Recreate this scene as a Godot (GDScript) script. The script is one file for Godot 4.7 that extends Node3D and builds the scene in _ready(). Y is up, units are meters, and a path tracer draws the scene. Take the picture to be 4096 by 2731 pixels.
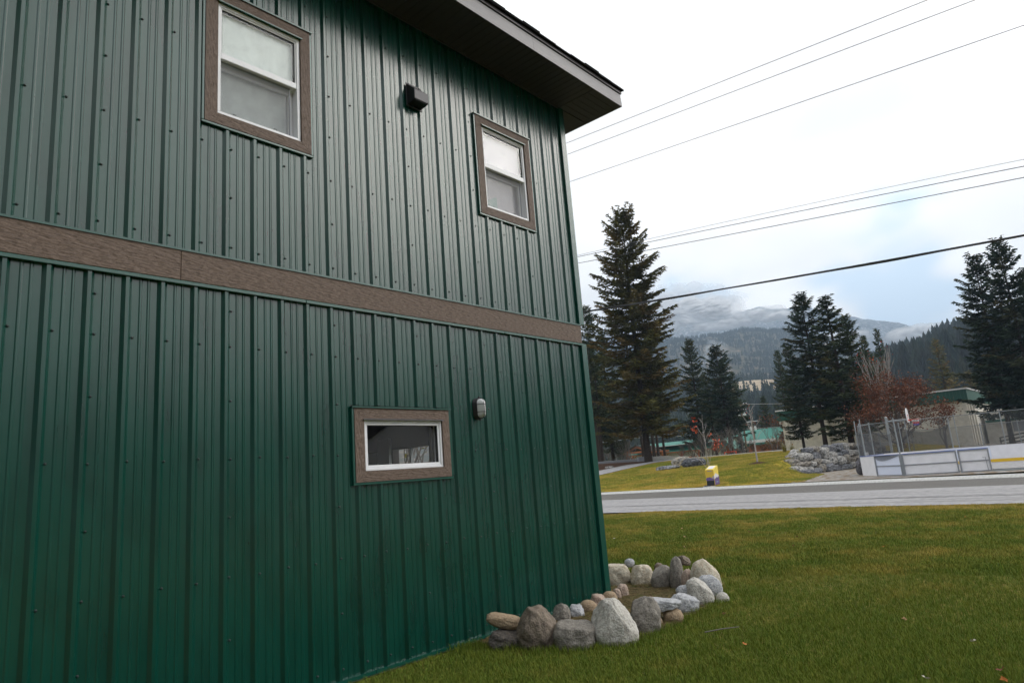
extends Node3D
# A green metal-clad building at the edge of a lawn, with a road, a park and wooded hills beyond.
# x runs along the near wall towards its corner, y is up, z comes out of the wall. Metres.

const CAM := Vector3(-6.6776, 1.5549, 4.8434)
const SUN_TO := Vector3(0.62, 0.50, 0.605)
const GY := 0.08          # ground level at the building
const PITCH := 0.2286     # rib pitch of the metal siding

var M := {}
var taken := {}
var rng := RandomNumberGenerator.new()
var n_a := FastNoiseLite.new()
var n_b := FastNoiseLite.new()
var n_c := FastNoiseLite.new()

# ---------------------------------------------------------------- mesh builder
class MB:
	var v := PackedVector3Array()
	var n := PackedVector3Array()
	var c := PackedColorArray()
	var i := PackedInt32Array()
	var col := Color(1, 1, 1)
	var tinted := false
	func tint(k: Color) -> void:
		col = k; tinted = true
	func vert(p: Vector3, nn: Vector3) -> int:
		v.append(p); n.append(nn); c.append(col)
		return v.size() - 1
	# corners run counter-clockwise as seen from outside
	func tri(a: Vector3, b: Vector3, d: Vector3) -> void:
		var nn := (b - a).cross(d - a).normalized()
		var k := v.size()
		vert(a, nn); vert(b, nn); vert(d, nn)
		i.append_array([k, k + 2, k + 1])
	func quad(a: Vector3, b: Vector3, d: Vector3, e: Vector3) -> void:
		var nn := (d - a).cross(e - b).normalized()
		var k := v.size()
		vert(a, nn); vert(b, nn); vert(d, nn); vert(e, nn)
		i.append_array([k, k + 2, k + 1, k, k + 3, k + 2])
	func box(lo: Vector3, hi: Vector3, t := Transform3D.IDENTITY) -> void:
		var p := []
		for q in 8:
			p.append(t * Vector3(hi.x if q & 1 else lo.x, hi.y if q & 2 else lo.y, hi.z if q & 4 else lo.z))
		quad(p[4], p[5], p[7], p[6]); quad(p[1], p[0], p[2], p[3])
		quad(p[5], p[1], p[3], p[7]); quad(p[0], p[4], p[6], p[2])
		quad(p[6], p[7], p[3], p[2]); quad(p[0], p[1], p[5], p[4])
	# a box whose twelve edges are chamfered by k
	func cbox(lo: Vector3, hi: Vector3, k: float, t := Transform3D.IDENTITY) -> void:
		var ce := (lo + hi) * 0.5
		var h := (hi - lo) * 0.5
		k = minf(k, minf(h.x, minf(h.y, h.z)) * 0.9)
		var P := func(sx: int, sy: int, sz: int, ax: int) -> Vector3:
			var q := Vector3(sx * (h.x - k), sy * (h.y - k), sz * (h.z - k))
			if ax == 0: q.x = sx * h.x
			elif ax == 1: q.y = sy * h.y
			else: q.z = sz * h.z
			return t * (ce + q)
		for s in [-1, 1]:
			_f(P.call(s, -1, -1, 0), P.call(s, 1, -1, 0), P.call(s, 1, 1, 0), P.call(s, -1, 1, 0), t.basis * Vector3(s, 0, 0))
			_f(P.call(-1, s, -1, 1), P.call(1, s, -1, 1), P.call(1, s, 1, 1), P.call(-1, s, 1, 1), t.basis * Vector3(0, s, 0))
			_f(P.call(-1, -1, s, 2), P.call(1, -1, s, 2), P.call(1, 1, s, 2), P.call(-1, 1, s, 2), t.basis * Vector3(0, 0, s))
			for r in [-1, 1]:
				_f(P.call(-1, s, r, 1), P.call(1, s, r, 1), P.call(1, s, r, 2), P.call(-1, s, r, 2), t.basis * Vector3(0, s, r))
				_f(P.call(s, -1, r, 0), P.call(s, 1, r, 0), P.call(s, 1, r, 2), P.call(s, -1, r, 2), t.basis * Vector3(s, 0, r))
				_f(P.call(s, r, -1, 0), P.call(s, r, 1, 0), P.call(s, r, 1, 1), P.call(s, r, -1, 1), t.basis * Vector3(s, r, 0))
				for z in [-1, 1]:
					var a: Vector3 = P.call(s, r, z, 0); var b: Vector3 = P.call(s, r, z, 1); var d: Vector3 = P.call(s, r, z, 2)
					if (b - a).cross(d - a).dot(t.basis * Vector3(s, r, z)) > 0: tri(a, b, d)
					else: tri(a, d, b)
	func _f(a: Vector3, b: Vector3, d: Vector3, e: Vector3, out: Vector3) -> void:
		if (d - a).cross(e - b).dot(out) > 0: quad(a, b, d, e)
		else: quad(a, e, d, b)
	# a convex outline in x, y pushed from z0 to z1
	func prism(pts: Array, z0: float, z1: float, t := Transform3D.IDENTITY) -> void:
		var area := 0.0
		for k in pts.size():
			var a: Vector2 = pts[k]; var b: Vector2 = pts[(k + 1) % pts.size()]
			area += a.x * b.y - b.x * a.y
		var P := pts.duplicate()
		if area < 0: P.reverse()
		for k in P.size():
			var a: Vector2 = P[k]; var b: Vector2 = P[(k + 1) % P.size()]
			quad(t * Vector3(a.x, a.y, z0), t * Vector3(b.x, b.y, z0), t * Vector3(b.x, b.y, z1), t * Vector3(a.x, a.y, z1))
			if k > 0 and k < P.size() - 1:
				tri(t * Vector3(P[0].x, P[0].y, z1), t * Vector3(a.x, a.y, z1), t * Vector3(b.x, b.y, z1))
				tri(t * Vector3(P[0].x, P[0].y, z0), t * Vector3(b.x, b.y, z0), t * Vector3(a.x, a.y, z0))
	# a round tube along points with a radius at each; ends closed
	func tube(pts: Array, rad: Array, sides := 8, capped := true) -> void:
		var k0 := v.size()
		var up := Vector3.UP
		var last: int = pts.size() - 1
		var side := Vector3.ZERO
		for k in pts.size():
			var d: Vector3 = ((pts[mini(k + 1, last)] as Vector3) - (pts[maxi(k - 1, 0)] as Vector3)).normalized()
			if k == 0:
				side = d.cross(up)
				if side.length() < 0.1: side = d.cross(Vector3.RIGHT)
			side = (side - d * side.dot(d)).normalized()
			var w := d.cross(side)
			for s in sides:
				var a := TAU * s / sides
				var o := side * cos(a) + w * sin(a)
				vert((pts[k] as Vector3) + o * float(rad[k]), o)
		for k in last:
			for s in sides:
				var a := k0 + k * sides + s
				var b := k0 + k * sides + (s + 1) % sides
				i.append_array([a, b + sides, b, a, a + sides, b + sides])
		if capped:
			for e in [0, last]:
				var d: Vector3 = ((pts[1] as Vector3) - (pts[0] as Vector3)) * -1.0 if e == 0 else (pts[last] as Vector3) - (pts[last - 1] as Vector3)
				d = d.normalized()
				var m := vert(pts[e], d)
				var r0 := v.size()
				for s in sides: vert(v[k0 + e * sides + s], d)
				for s in sides:
					if e == 0: i.append_array([m, r0 + s, r0 + (s + 1) % sides])
					else: i.append_array([m, r0 + (s + 1) % sides, r0 + s])
	# a profile of (radius, height) pairs turned about y
	func lathe(prof: Array, sides := 16, t := Transform3D.IDENTITY) -> void:
		var k0 := v.size()
		for k in prof.size():
			var a: Vector2 = prof[maxi(k - 1, 0)]; var b: Vector2 = prof[mini(k + 1, prof.size() - 1)]
			var sl := (b - a)
			for s in sides:
				var an := TAU * s / sides
				var o := Vector3(cos(an), 0, sin(an))
				var nn := (o * sl.y + Vector3(0, -sl.x, 0)).normalized()
				vert(t * (o * prof[k].x + Vector3(0, prof[k].y, 0)), (t.basis * nn).normalized())
		for k in prof.size() - 1:
			for s in sides:
				var a := k0 + k * sides + s
				var b := k0 + k * sides + (s + 1) % sides
				i.append_array([a, b, b + sides, a, b + sides, a + sides])
	func mesh(m: Material) -> ArrayMesh:
		var ar := []
		ar.resize(Mesh.ARRAY_MAX)
		ar[Mesh.ARRAY_VERTEX] = v; ar[Mesh.ARRAY_NORMAL] = n; ar[Mesh.ARRAY_INDEX] = i
		if tinted: ar[Mesh.ARRAY_COLOR] = c
		var o := ArrayMesh.new()
		o.add_surface_from_arrays(Mesh.PRIMITIVE_TRIANGLES, ar)
		o.surface_set_material(0, m)
		return o

# ---------------------------------------------------------------- naming
func numbered(called: String) -> String:
	var k: int = taken.get(called, 0)
	taken[called] = k + 1
	return called if k == 0 else "%s_%03d" % [called, k]

func put(called: String, what, m: Material, parent: Node3D = null) -> MeshInstance3D:
	var o := MeshInstance3D.new()
	o.mesh = what.mesh(m) if what is MB else what
	if not (what is MB) and m: o.material_override = m
	if parent == null:
		o.name = numbered(called); add_child(o, true)
	else:
		o.name = called; parent.add_child(o, true)
	return o

func thing(called: String, label: String, category: String, at := Vector3.ZERO, group := "") -> Node3D:
	var o := Node3D.new()
	o.name = numbered(called); add_child(o, true); o.position = at
	return tag(o, label, category, group)

func tag(o: Node3D, label: String, category: String, group := "") -> Node3D:
	o.set_meta("label", label); o.set_meta("category", category)
	if group: o.set_meta("group", group)
	return o

func structure(o: Node3D, label := "", category := "") -> Node3D:
	o.set_meta("kind", "structure")
	if label: o.set_meta("label", label)
	if category: o.set_meta("category", category)
	return o

func stuff(o: Node3D, label := "", category := "") -> Node3D:
	o.set_meta("kind", "stuff")
	if label: o.set_meta("label", label)
	if category: o.set_meta("category", category)
	return o

# ---------------------------------------------------------------- materials
func lin(r: float, g: float, b: float) -> Color:
	return Color(r, g, b).linear_to_srgb()

func noise_tex(seed_: int, freq: float, ramp: Array, size := 512, octaves := 4, kind := FastNoiseLite.TYPE_SIMPLEX_SMOOTH, fractal := FastNoiseLite.FRACTAL_FBM) -> NoiseTexture2D:
	var f := FastNoiseLite.new()
	f.noise_type = kind; f.seed = seed_; f.frequency = freq; f.fractal_octaves = octaves; f.fractal_type = fractal
	var t := NoiseTexture2D.new()
	t.width = size; t.height = size; t.seamless = true; t.noise = f
	if ramp.size():
		var g := Gradient.new()
		var off := PackedFloat32Array(); var cols := PackedColorArray()
		for r in ramp:
			off.append(r[0]); cols.append(r[1])
		g.offsets = off; g.colors = cols
		t.color_ramp = g
	return t

func normal_tex(seed_: int, freq: float, strength: float, size := 512, octaves := 4) -> NoiseTexture2D:
	var t := noise_tex(seed_, freq, [], size, octaves)
	t.as_normal_map = true; t.bump_strength = strength
	return t

func mat(key: String, col: Color, rough := 0.8, spec := 0.5, metal := 0.0) -> StandardMaterial3D:
	var m := StandardMaterial3D.new()
	m.resource_name = key; m.albedo_color = col; m.roughness = rough; m.metallic_specular = spec; m.metallic = metal
	M[key] = m
	return m

func tri_tex(m: StandardMaterial3D, scale: Vector3, albedo: Texture2D, normal: Texture2D = null, ns := 1.0, world := true) -> void:
	m.uv1_triplanar = true; m.uv1_world_triplanar = world; m.uv1_scale = scale
	m.albedo_texture = albedo
	if normal:
		m.normal_enabled = true; m.normal_texture = normal; m.normal_scale = ns

func grey(v: float) -> Color:
	return Color(v, v, v)

func make_materials() -> void:
	var m: StandardMaterial3D
	# painted green metal siding: faint dust and handling marks, satin sheen
	m = mat("siding", lin(0.0014, 0.050, 0.034), 0.27, 0.58)
	tri_tex(m, Vector3(0.35, 0.10, 0.35), noise_tex(11, 0.02, [[0.0, grey(0.80)], [0.5, grey(0.95)], [1.0, grey(1.0)]], 512, 6))
	m.roughness_texture = noise_tex(13, 0.015, [[0.0, grey(0.80)], [1.0, grey(1.0)]], 256, 4)
	m = mat("green_trim", lin(0.0020, 0.058, 0.040), 0.27, 0.58)
	# taupe wood-grain boards
	m = mat("taupe", lin(0.150, 0.105, 0.080), 0.62, 0.4)
	tri_tex(m, Vector3(0.9, 5.0, 0.9), noise_tex(21, 0.022, [[0.0, grey(0.74)], [0.45, grey(0.95)], [1.0, grey(1.0)]], 512, 5), normal_tex(22, 0.022, 9.0, 512, 4), 1.0)
	m = mat("taupe_upright", lin(0.150, 0.105, 0.080), 0.62, 0.4)
	tri_tex(m, Vector3(5.0, 0.9, 5.0), M.taupe.albedo_texture, M.taupe.normal_texture, 0.8)
	mat("vinyl", lin(0.74, 0.74, 0.76), 0.35, 0.5)
	mat("gasket", lin(0.010, 0.010, 0.010), 0.6)
	m = mat("glass", Color(0.10, 0.12, 0.12, 0.02), 0.02, 0.60)
	m.transparency = BaseMaterial3D.TRANSPARENCY_ALPHA
	m = mat("insect_screen", lin(0.16, 0.16, 0.17), 0.6, 0.5)
	m.albedo_color.a = 0.42
	m.transparency = BaseMaterial3D.TRANSPARENCY_ALPHA
	m = mat("sheer_mint", lin(0.78, 0.86, 0.83), 0.9, 0.2)
	tri_tex(m, Vector3(1.6, 1.2, 1.0), noise_tex(31, 0.02, [[0.0, grey(0.92)], [1.0, grey(1.0)]], 256, 4))
	m.backlight_enabled = true; m.backlight = Color(0.5, 0.5, 0.5)
	m = mat("sheer_lilac", lin(0.80, 0.78, 0.84), 0.9, 0.2)
	tri_tex(m, Vector3(1.6, 1.2, 1.0), noise_tex(32, 0.02, [[0.0, grey(0.92)], [1.0, grey(1.0)]], 256, 4))
	m.backlight_enabled = true; m.backlight = Color(0.5, 0.5, 0.5)
	mat("reflection_mint", lin(0.50, 0.66, 0.62), 0.8)  # tint of a shape mirrored in the pane, put into the colour
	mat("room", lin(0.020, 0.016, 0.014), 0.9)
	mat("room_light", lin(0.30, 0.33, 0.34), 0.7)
	m = mat("fascia", lin(0.088, 0.080, 0.092), 0.42, 0.5)
	tri_tex(m, Vector3(0.8, 2.5, 0.8), noise_tex(33, 0.02, [[0.0, grey(0.86)], [1.0, grey(1.0)]], 256, 4))
	mat("soffit", lin(0.040, 0.036, 0.038), 0.6, 0.4)
	m = mat("shingle", lin(0.022, 0.021, 0.023), 0.95, 0.2)
	tri_tex(m, Vector3(4, 4, 4), noise_tex(34, 0.2, [[0.0, grey(0.6)], [1.0, grey(1.0)]], 256, 2))
	mat("screw", lin(0.003, 0.012, 0.010), 0.45, 0.5)
	mat("black_plastic", lin(0.018, 0.017, 0.020), 0.42, 0.5)
	mat("vent_grey", lin(0.075, 0.070, 0.078), 0.5, 0.5)  # on the hood front this grey-lilac is reflected sky, painted in
	m = mat("lamp_glass", lin(0.62, 0.63, 0.64), 0.28, 0.6)
	mat("foundation", lin(0.30, 0.29, 0.28), 0.9)
	# ground
	m = mat("soil", lin(1, 1, 1), 1.0, 0.1)
	tri_tex(m, Vector3(0.45, 0.45, 0.45), noise_tex(41, 0.03, [[0.0, lin(0.065, 0.075, 0.018)], [0.4, lin(0.10, 0.11, 0.025)], [0.62, lin(0.19, 0.155, 0.045)], [1.0, lin(0.24, 0.18, 0.065)]], 1024, 6), normal_tex(42, 0.06, 6.0, 512, 4), 1.0)
	m = mat("hill_grass", lin(1, 1, 1), 1.0, 0.1)
	tri_tex(m, Vector3(0.11, 0.11, 0.11), noise_tex(43, 0.02, [[0.0, lin(0.15, 0.16, 0.022)], [0.42, lin(0.25, 0.215, 0.030)], [0.65, lin(0.38, 0.27, 0.05)], [1.0, lin(0.42, 0.28, 0.07)]], 1024, 7), normal_tex(42, 0.06, 6.0, 512, 4), 1.0)
	m = mat("bed", lin(1, 1, 1), 1.0, 0.1)
	tri_tex(m, Vector3(1.6, 1.6, 1.6), noise_tex(44, 0.03, [[0.0, lin(0.055, 0.040, 0.020)], [0.5, lin(0.12, 0.092, 0.045)], [1.0, lin(0.20, 0.155, 0.080)]], 512, 6), normal_tex(45, 0.06, 8.0, 512, 5), 1.0)
	m = mat("asphalt", lin(1, 1, 1), 0.85, 0.4)
	tri_tex(m, Vector3(0.16, 0.16, 0.16), noise_tex(46, 0.02, [[0.0, lin(0.20, 0.195, 0.20)], [0.45, lin(0.275, 0.268, 0.272)], [0.6, lin(0.30, 0.292, 0.292)], [1.0, lin(0.36, 0.35, 0.345)]], 1024, 8), normal_tex(47, 0.3, 3.0, 512, 3), 0.5)
	m = mat("gravel", lin(1, 1, 1), 0.95, 0.3)
	tri_tex(m, Vector3(0.3, 0.3, 0.3), noise_tex(48, 0.12, [[0.0, lin(0.07, 0.068, 0.064)], [0.45, lin(0.17, 0.162, 0.152)], [0.75, lin(0.24, 0.225, 0.21)], [1.0, lin(0.40, 0.38, 0.36)]], 1024, 5), normal_tex(49, 0.2, 8.0, 512, 4), 1.2)
	m = mat("concrete", lin(0.60, 0.59, 0.56), 0.9, 0.3)
	tri_tex(m, Vector3(0.5, 0.5, 0.5), noise_tex(50, 0.03, [[0.0, grey(0.80)], [0.5, grey(0.95)], [1.0, grey(1.0)]], 512, 6))
	m = mat("cloud", lin(0.96, 0.96, 0.97), 1.0, 0.0)
	m.vertex_color_use_as_albedo = true; m.transparency = BaseMaterial3D.TRANSPARENCY_ALPHA
	m.backlight_enabled = true; m.backlight = Color(1, 1, 1)
	m = mat("yard_gravel", lin(1, 1, 1), 0.95, 0.3)
	tri_tex(m, Vector3(0.09, 0.09, 0.09), noise_tex(55, 0.02, [[0.0, lin(0.22, 0.13, 0.06)], [0.40, lin(0.26, 0.20, 0.14)], [0.52, lin(0.36, 0.34, 0.31)], [1.0, lin(0.46, 0.44, 0.42)]], 1024, 8), normal_tex(49, 0.2, 8.0, 512, 4), 1.0)
	mat("tar", lin(0.055, 0.050, 0.050), 0.8)
	m = mat("grass_blade", lin(1, 1, 1), 0.75, 0.25)
	m.vertex_color_use_as_albedo = true
	m.backlight_enabled = true; m.backlight = Color(0.35, 0.35, 0.35)
	# stones: their own colours ride on the vertices, grain and pits come from the maps
	m = mat("stone", lin(1, 1, 1), 0.85, 0.35)
	tri_tex(m, Vector3(2.2, 2.2, 2.2), noise_tex(51, 0.025, [[0.0, grey(0.62)], [0.30, grey(0.88)], [0.6, grey(0.97)], [1.0, grey(1.0)]], 1024, 7), normal_tex(52, 0.04, 7.0, 512, 6), 0.9, false)
	m.vertex_color_use_as_albedo = true
	m = mat("quarry_stone", lin(1, 1, 1), 0.85, 0.3)
	tri_tex(m, Vector3(0.5, 0.5, 0.5), noise_tex(53, 0.02, [[0.0, grey(0.35)], [0.35, grey(0.62)], [0.55, grey(0.92)], [1.0, grey(1.0)]], 512, 7), normal_tex(54, 0.05, 9.0, 512, 6), 1.0, true)
	m.vertex_color_use_as_albedo = true
	# plants
	m = mat("needle", lin(1, 1, 1), 0.8, 0.2)
	m.vertex_color_use_as_albedo = true
	m = mat("leaf", lin(1, 1, 1), 0.7, 0.3)
	m.vertex_color_use_as_albedo = true
	m.backlight_enabled = true; m.backlight = Color(0.4, 0.4, 0.4)
	m = mat("bark", lin(0.085, 0.066, 0.055), 0.95, 0.2)
	tri_tex(m, Vector3(1.6, 0.35, 1.6), noise_tex(61, 0.03, [[0.0, grey(0.35)], [0.5, grey(0.8)], [1.0, grey(1.0)]], 512, 5), normal_tex(62, 0.03, 10.0, 512, 4), 1.2)
	m = mat("bark_pale", lin(0.34, 0.31, 0.29), 0.9, 0.2)
	m = mat("bark_grey", lin(0.16, 0.145, 0.135), 0.9, 0.2)
	m = mat("mulch", lin(1, 1, 1), 1.0, 0.1)
	tri_tex(m, Vector3(0.5, 0.5, 0.5), noise_tex(63, 0.06, [[0.0, lin(0.035, 0.020, 0.014)], [0.6, lin(0.085, 0.050, 0.034)], [1.0, lin(0.16, 0.10, 0.07)]], 512, 5), normal_tex(45, 0.06, 8.0, 512, 5), 1.0)
	# far things
	m = mat("stucco", lin(0.78, 0.74, 0.66), 0.9, 0.3)
	tri_tex(m, Vector3(0.2, 0.2, 0.2), noise_tex(64, 0.03, [[0.0, grey(0.86)], [1.0, grey(1.0)]], 256, 5))
	mat("far_green", lin(0.010, 0.085, 0.062), 0.5, 0.5)
	mat("roof_green", lin(0.030, 0.19, 0.145), 0.5, 0.5)
	mat("white_metal", lin(0.70, 0.70, 0.70), 0.5, 0.5)
	mat("pale_wall", lin(0.50, 0.54, 0.52), 0.8)
	mat("cedar", lin(0.30, 0.105, 0.042), 0.7)
	mat("galvanised", lin(0.25, 0.27, 0.28), 0.5, 0.5)
	mat("grey_paint", lin(0.24, 0.25, 0.27), 0.5)
	m = mat("chain_mesh", lin(0.13, 0.14, 0.145), 0.6)
	m.albedo_color.a = 0.20; m.transparency = BaseMaterial3D.TRANSPARENCY_ALPHA
	m = mat("net_dark", lin(0.035, 0.036, 0.040), 0.9)
	m.albedo_color.a = 0.50; m.transparency = BaseMaterial3D.TRANSPARENCY_ALPHA
	m = mat("board_white", lin(0.80, 0.79, 0.82), 0.45)
	tri_tex(m, Vector3(0.4, 0.4, 0.4), noise_tex(65, 0.02, [[0.0, grey(0.94)], [1.0, grey(1.0)]], 256, 5))
	mat("board_blue_white", lin(0.66, 0.70, 0.82), 0.45)
	mat("blue_cap", lin(0.035, 0.085, 0.32), 0.4)
	mat("yellow_strip", lin(0.72, 0.45, 0.012), 0.5)
	mat("orange_red", lin(0.62, 0.055, 0.020), 0.5)
	mat("net_white", lin(0.7, 0.7, 0.7), 0.8)
	mat("net_blue", lin(0.12, 0.12, 0.40), 0.8)
	mat("net_red", lin(0.50, 0.05, 0.06), 0.8)
	mat("wood_pole", lin(0.16, 0.12, 0.075), 0.9)
	mat("wire", lin(0.03, 0.03, 0.033), 0.6)
	mat("wire_pale", lin(0.13, 0.13, 0.17), 0.6)
	mat("wire_bright", lin(0.5, 0.5, 0.5), 0.6)
	mat("bin_yellow", lin(0.80, 0.62, 0.10), 0.45)
	mat("bin_gold", lin(0.60, 0.40, 0.030), 0.45)
	mat("bin_purple", lin(0.135, 0.085, 0.24), 0.45)
	mat("bin_white", lin(0.68, 0.66, 0.72), 0.45)
	mat("bin_lilac", lin(0.34, 0.31, 0.38), 0.45)
	mat("bin_black", lin(0.010, 0.010, 0.011), 0.5)
	mat("bin_cyan", lin(0.22, 0.55, 0.68), 0.5)
	m = mat("far_wood", lin(1, 1, 1), 0.95, 0.1)
	m.vertex_color_use_as_albedo = true
	m = mat("hill_near", lin(1, 1, 1), 1.0, 0.1)
	tri_tex(m, Vector3(0.012, 0.012, 0.012), noise_tex(71, 0.02, [[0.0, lin(0.018, 0.024, 0.016)], [0.6, lin(0.030, 0.034, 0.022)], [1.0, lin(0.075, 0.06, 0.04)]], 512, 6))
	m = mat("hill_mid", lin(1, 1, 1), 1.0, 0.1)
	tri_tex(m, Vector3(0.0036, 0.0036, 0.0036), noise_tex(72, 0.02, [[0.0, lin(0.030, 0.036, 0.024)], [0.5, lin(0.050, 0.052, 0.030)], [0.66, lin(0.11, 0.085, 0.055)], [0.8, lin(0.24, 0.18, 0.12)], [1.0, lin(0.40, 0.33, 0.25)]], 1024, 7))
	m = mat("hill_sand", lin(1, 1, 1), 1.0, 0.1)
	tri_tex(m, Vector3(0.01, 0.02, 0.01), noise_tex(73, 0.02, [[0.0, lin(0.22, 0.17, 0.115)], [0.5, lin(0.36, 0.29, 0.20)], [1.0, lin(0.44, 0.37, 0.28)]], 512, 6))
	m = mat("mountain", lin(1, 1, 1), 1.0, 0.1)
	tri_tex(m, Vector3(0.0024, 0.0024, 0.0024), noise_tex(74, 0.03, [[0.0, lin(0.022, 0.028, 0.030)], [0.55, lin(0.045, 0.05, 0.05)], [0.66, lin(0.14, 0.145, 0.15)], [0.74, lin(0.60, 0.61, 0.63)], [1.0, lin(0.8, 0.8, 0.82)]], 1024, 8))

# ---------------------------------------------------------------- sky, sun, camera
func make_sky() -> Sky:
	var W := 1024
	var H := 512
	var im := Image.create_empty(W, H, false, Image.FORMAT_RGBF)
	var big := FastNoiseLite.new()
	big.seed = 5; big.frequency = 1.5; big.fractal_octaves = 5; big.fractal_gain = 0.5
	var gap := FastNoiseLite.new()
	gap.seed = 23; gap.frequency = 1.9; gap.fractal_octaves = 5
	var sun := SUN_TO.normalized()
	for j in H:
		var el := (0.5 - (j + 0.5) / H) * PI
		for k in W:
			var th := ((k + 0.5) / W - 0.25) * TAU
			var d := Vector3(cos(th) * cos(el), sin(el), sin(th) * cos(el))
			# the cloud deck thickens towards the horizon, so its patches stretch with perspective
			var e := maxf(d.y, 0.0) + 0.22
			var p := Vector3(d.x / e, 0.0, d.z / e) * 0.9
			var b := big.get_noise_3dv(p)
			var g := gap.get_noise_3dv(p * 0.8 + Vector3(3.1, 0.0, -1.7))
			var cloud := clampf(0.96 + 0.24 * b, 0.74, 1.16) * (1.0 + 0.22 * exp(-pow(maxf(el, 0.0) / 0.30, 2.0)))
			# thin places where the blue shows; widest in the low band to the east
			var low := exp(-pow((el - 0.185) / 0.055, 2.0)) * exp(-pow((th + 0.155) / 0.10, 2.0))
			var open := smoothstep(0.24, 0.60, g + 0.52 * low)
			var blue := Vector3(0.66, 0.84, 1.02)
			var c := Vector3(1.0, 0.985, 0.965) * cloud
			c = c.lerp(blue, open * 0.85)
			# the sun behind thin cloud
			var a := rad_to_deg(acos(clampf(d.dot(sun), -1.0, 1.0)))
			c += Vector3(1.0, 0.985, 0.95) * (2.6 * exp(-pow(a / 30.0, 2.0)) * smoothstep(48.0, 28.0, a))
			im.set_pixel(k, j, Color(c.x, c.y, c.z))
	var pm := PanoramaSkyMaterial.new()
	pm.panorama = ImageTexture.create_from_image(im)
	var s := Sky.new()
	s.sky_material = pm
	return s

func set_stage() -> void:
	var cam := Camera3D.new()
	cam.name = "camera"
	cam.fov = 53.5182; cam.near = 0.05; cam.far = 30000.0
	cam.transform = Transform3D(Basis(Vector3(0.668254, -0.076887, 0.739949), Vector3(-0.095464, 0.977559, 0.187791), Vector3(-0.737783, -0.196131, 0.645918)), CAM)
	add_child(cam)
	cam.current = true
	var env := Environment.new()
	env.background_mode = Environment.BG_SKY
	env.sky = make_sky()
	env.background_energy_multiplier = 1.0
	env.tonemap_mode = Environment.TONE_MAPPER_LINEAR
	env.tonemap_exposure = 1.55
	env.fog_enabled = true
	env.fog_density = 0.00034
	env.fog_light_color = Color(0.78, 0.885, 1.0)
	env.volumetric_fog_enabled = true
	env.volumetric_fog_density = 0.0
	env.sdfgi_enabled = true; env.ssao_enabled = true; env.ssil_enabled = true
	var we := WorldEnvironment.new()
	we.name = "world_environment"; we.environment = env
	add_child(we)
	var sun := DirectionalLight3D.new()
	sun.name = "sun"
	sun.light_energy = 0.16
	sun.light_angular_distance = 24.0
	sun.light_color = Color(1.0, 0.975, 0.93)
	sun.shadow_enabled = true
	add_child(sun)
	sun.look_at_from_position(SUN_TO * 100.0, Vector3.ZERO, Vector3.UP)

# ---------------------------------------------------------------- the green building
# where a point measured on the wall's plane lies when the surface stands z proud of it
func fx(x: float, z: float) -> float: return CAM.x + (x - CAM.x) * (1.0 - z / CAM.z)
func fy(y: float, z: float) -> float: return CAM.y + (y - CAM.y) * (1.0 - z / CAM.z)

const RIB := [[-0.075, 0.0], [-0.053, 0.022], [-0.030, 0.022], [-0.008, 0.0], [0.037, 0.0], [0.044, 0.004], [0.052, 0.004], [0.059, 0.0], [0.089, 0.0], [0.096, 0.004], [0.104, 0.004], [0.111, 0.0]]

func siding_panel(k_from: int, k_to: int, x_lo: float, x_hi: float, y0: float, y1: float, holes: Array) -> MB:
	var b := MB.new()
	var pts := []
	for k in range(k_from, k_to - 1, -1):
		for q in RIB: pts.append(Vector2(-k * PITCH + q[0], q[1]))
	pts.append(Vector2(-(k_to - 1) * PITCH + RIB[0][0], 0.0))
	var cuts := [x_lo, x_hi]
	for h in holes: cuts.append_array([h[0], h[1]])
	for s in pts.size() - 1:
		var a: Vector2 = pts[s]; var e: Vector2 = pts[s + 1]
		var xs := [a.x, e.x]
		for c in cuts:
			if c > a.x and c < e.x: xs.append(c)
		xs.sort()
		for q in xs.size() - 1:
			var xa: float = xs[q]; var xb: float = xs[q + 1]
			if xa >= x_hi - 1e-5 or xb <= x_lo + 1e-5: continue
			var za := lerpf(a.y, e.y, (xa - a.x) / (e.x - a.x)); var zb_ := lerpf(a.y, e.y, (xb - a.x) / (e.x - a.x))
			var spans := [[y0, y1]]
			for h in holes:
				if h[0] < xb - 1e-4 and h[1] > xa + 1e-4:
					var nx := []
					for sp in spans:
						if h[3] <= sp[0] or h[2] >= sp[1]: nx.append(sp); continue
						if h[2] > sp[0]: nx.append([sp[0], h[2]])
						if h[3] < sp[1]: nx.append([h[3], sp[1]])
					spans = nx
			for sp in spans:
				b.quad(Vector3(xa, sp[0], za), Vector3(xb, sp[0], zb_), Vector3(xb, sp[1], zb_), Vector3(xa, sp[1], za))
	return b

func screw_mesh() -> ArrayMesh:
	var b := MB.new()
	var t := Transform3D(Basis(Vector3(1, 0, 0), Vector3(0, 0, 1), Vector3(0, -1, 0)), Vector3.ZERO)
	b.lathe([Vector2(0.0098, 0.0), Vector2(0.0098, 0.0025), Vector2(0.0062, 0.003), Vector2(0.0062, 0.008), Vector2(0.0, 0.009)], 6, t)
	return b.mesh(M.screw)

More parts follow.
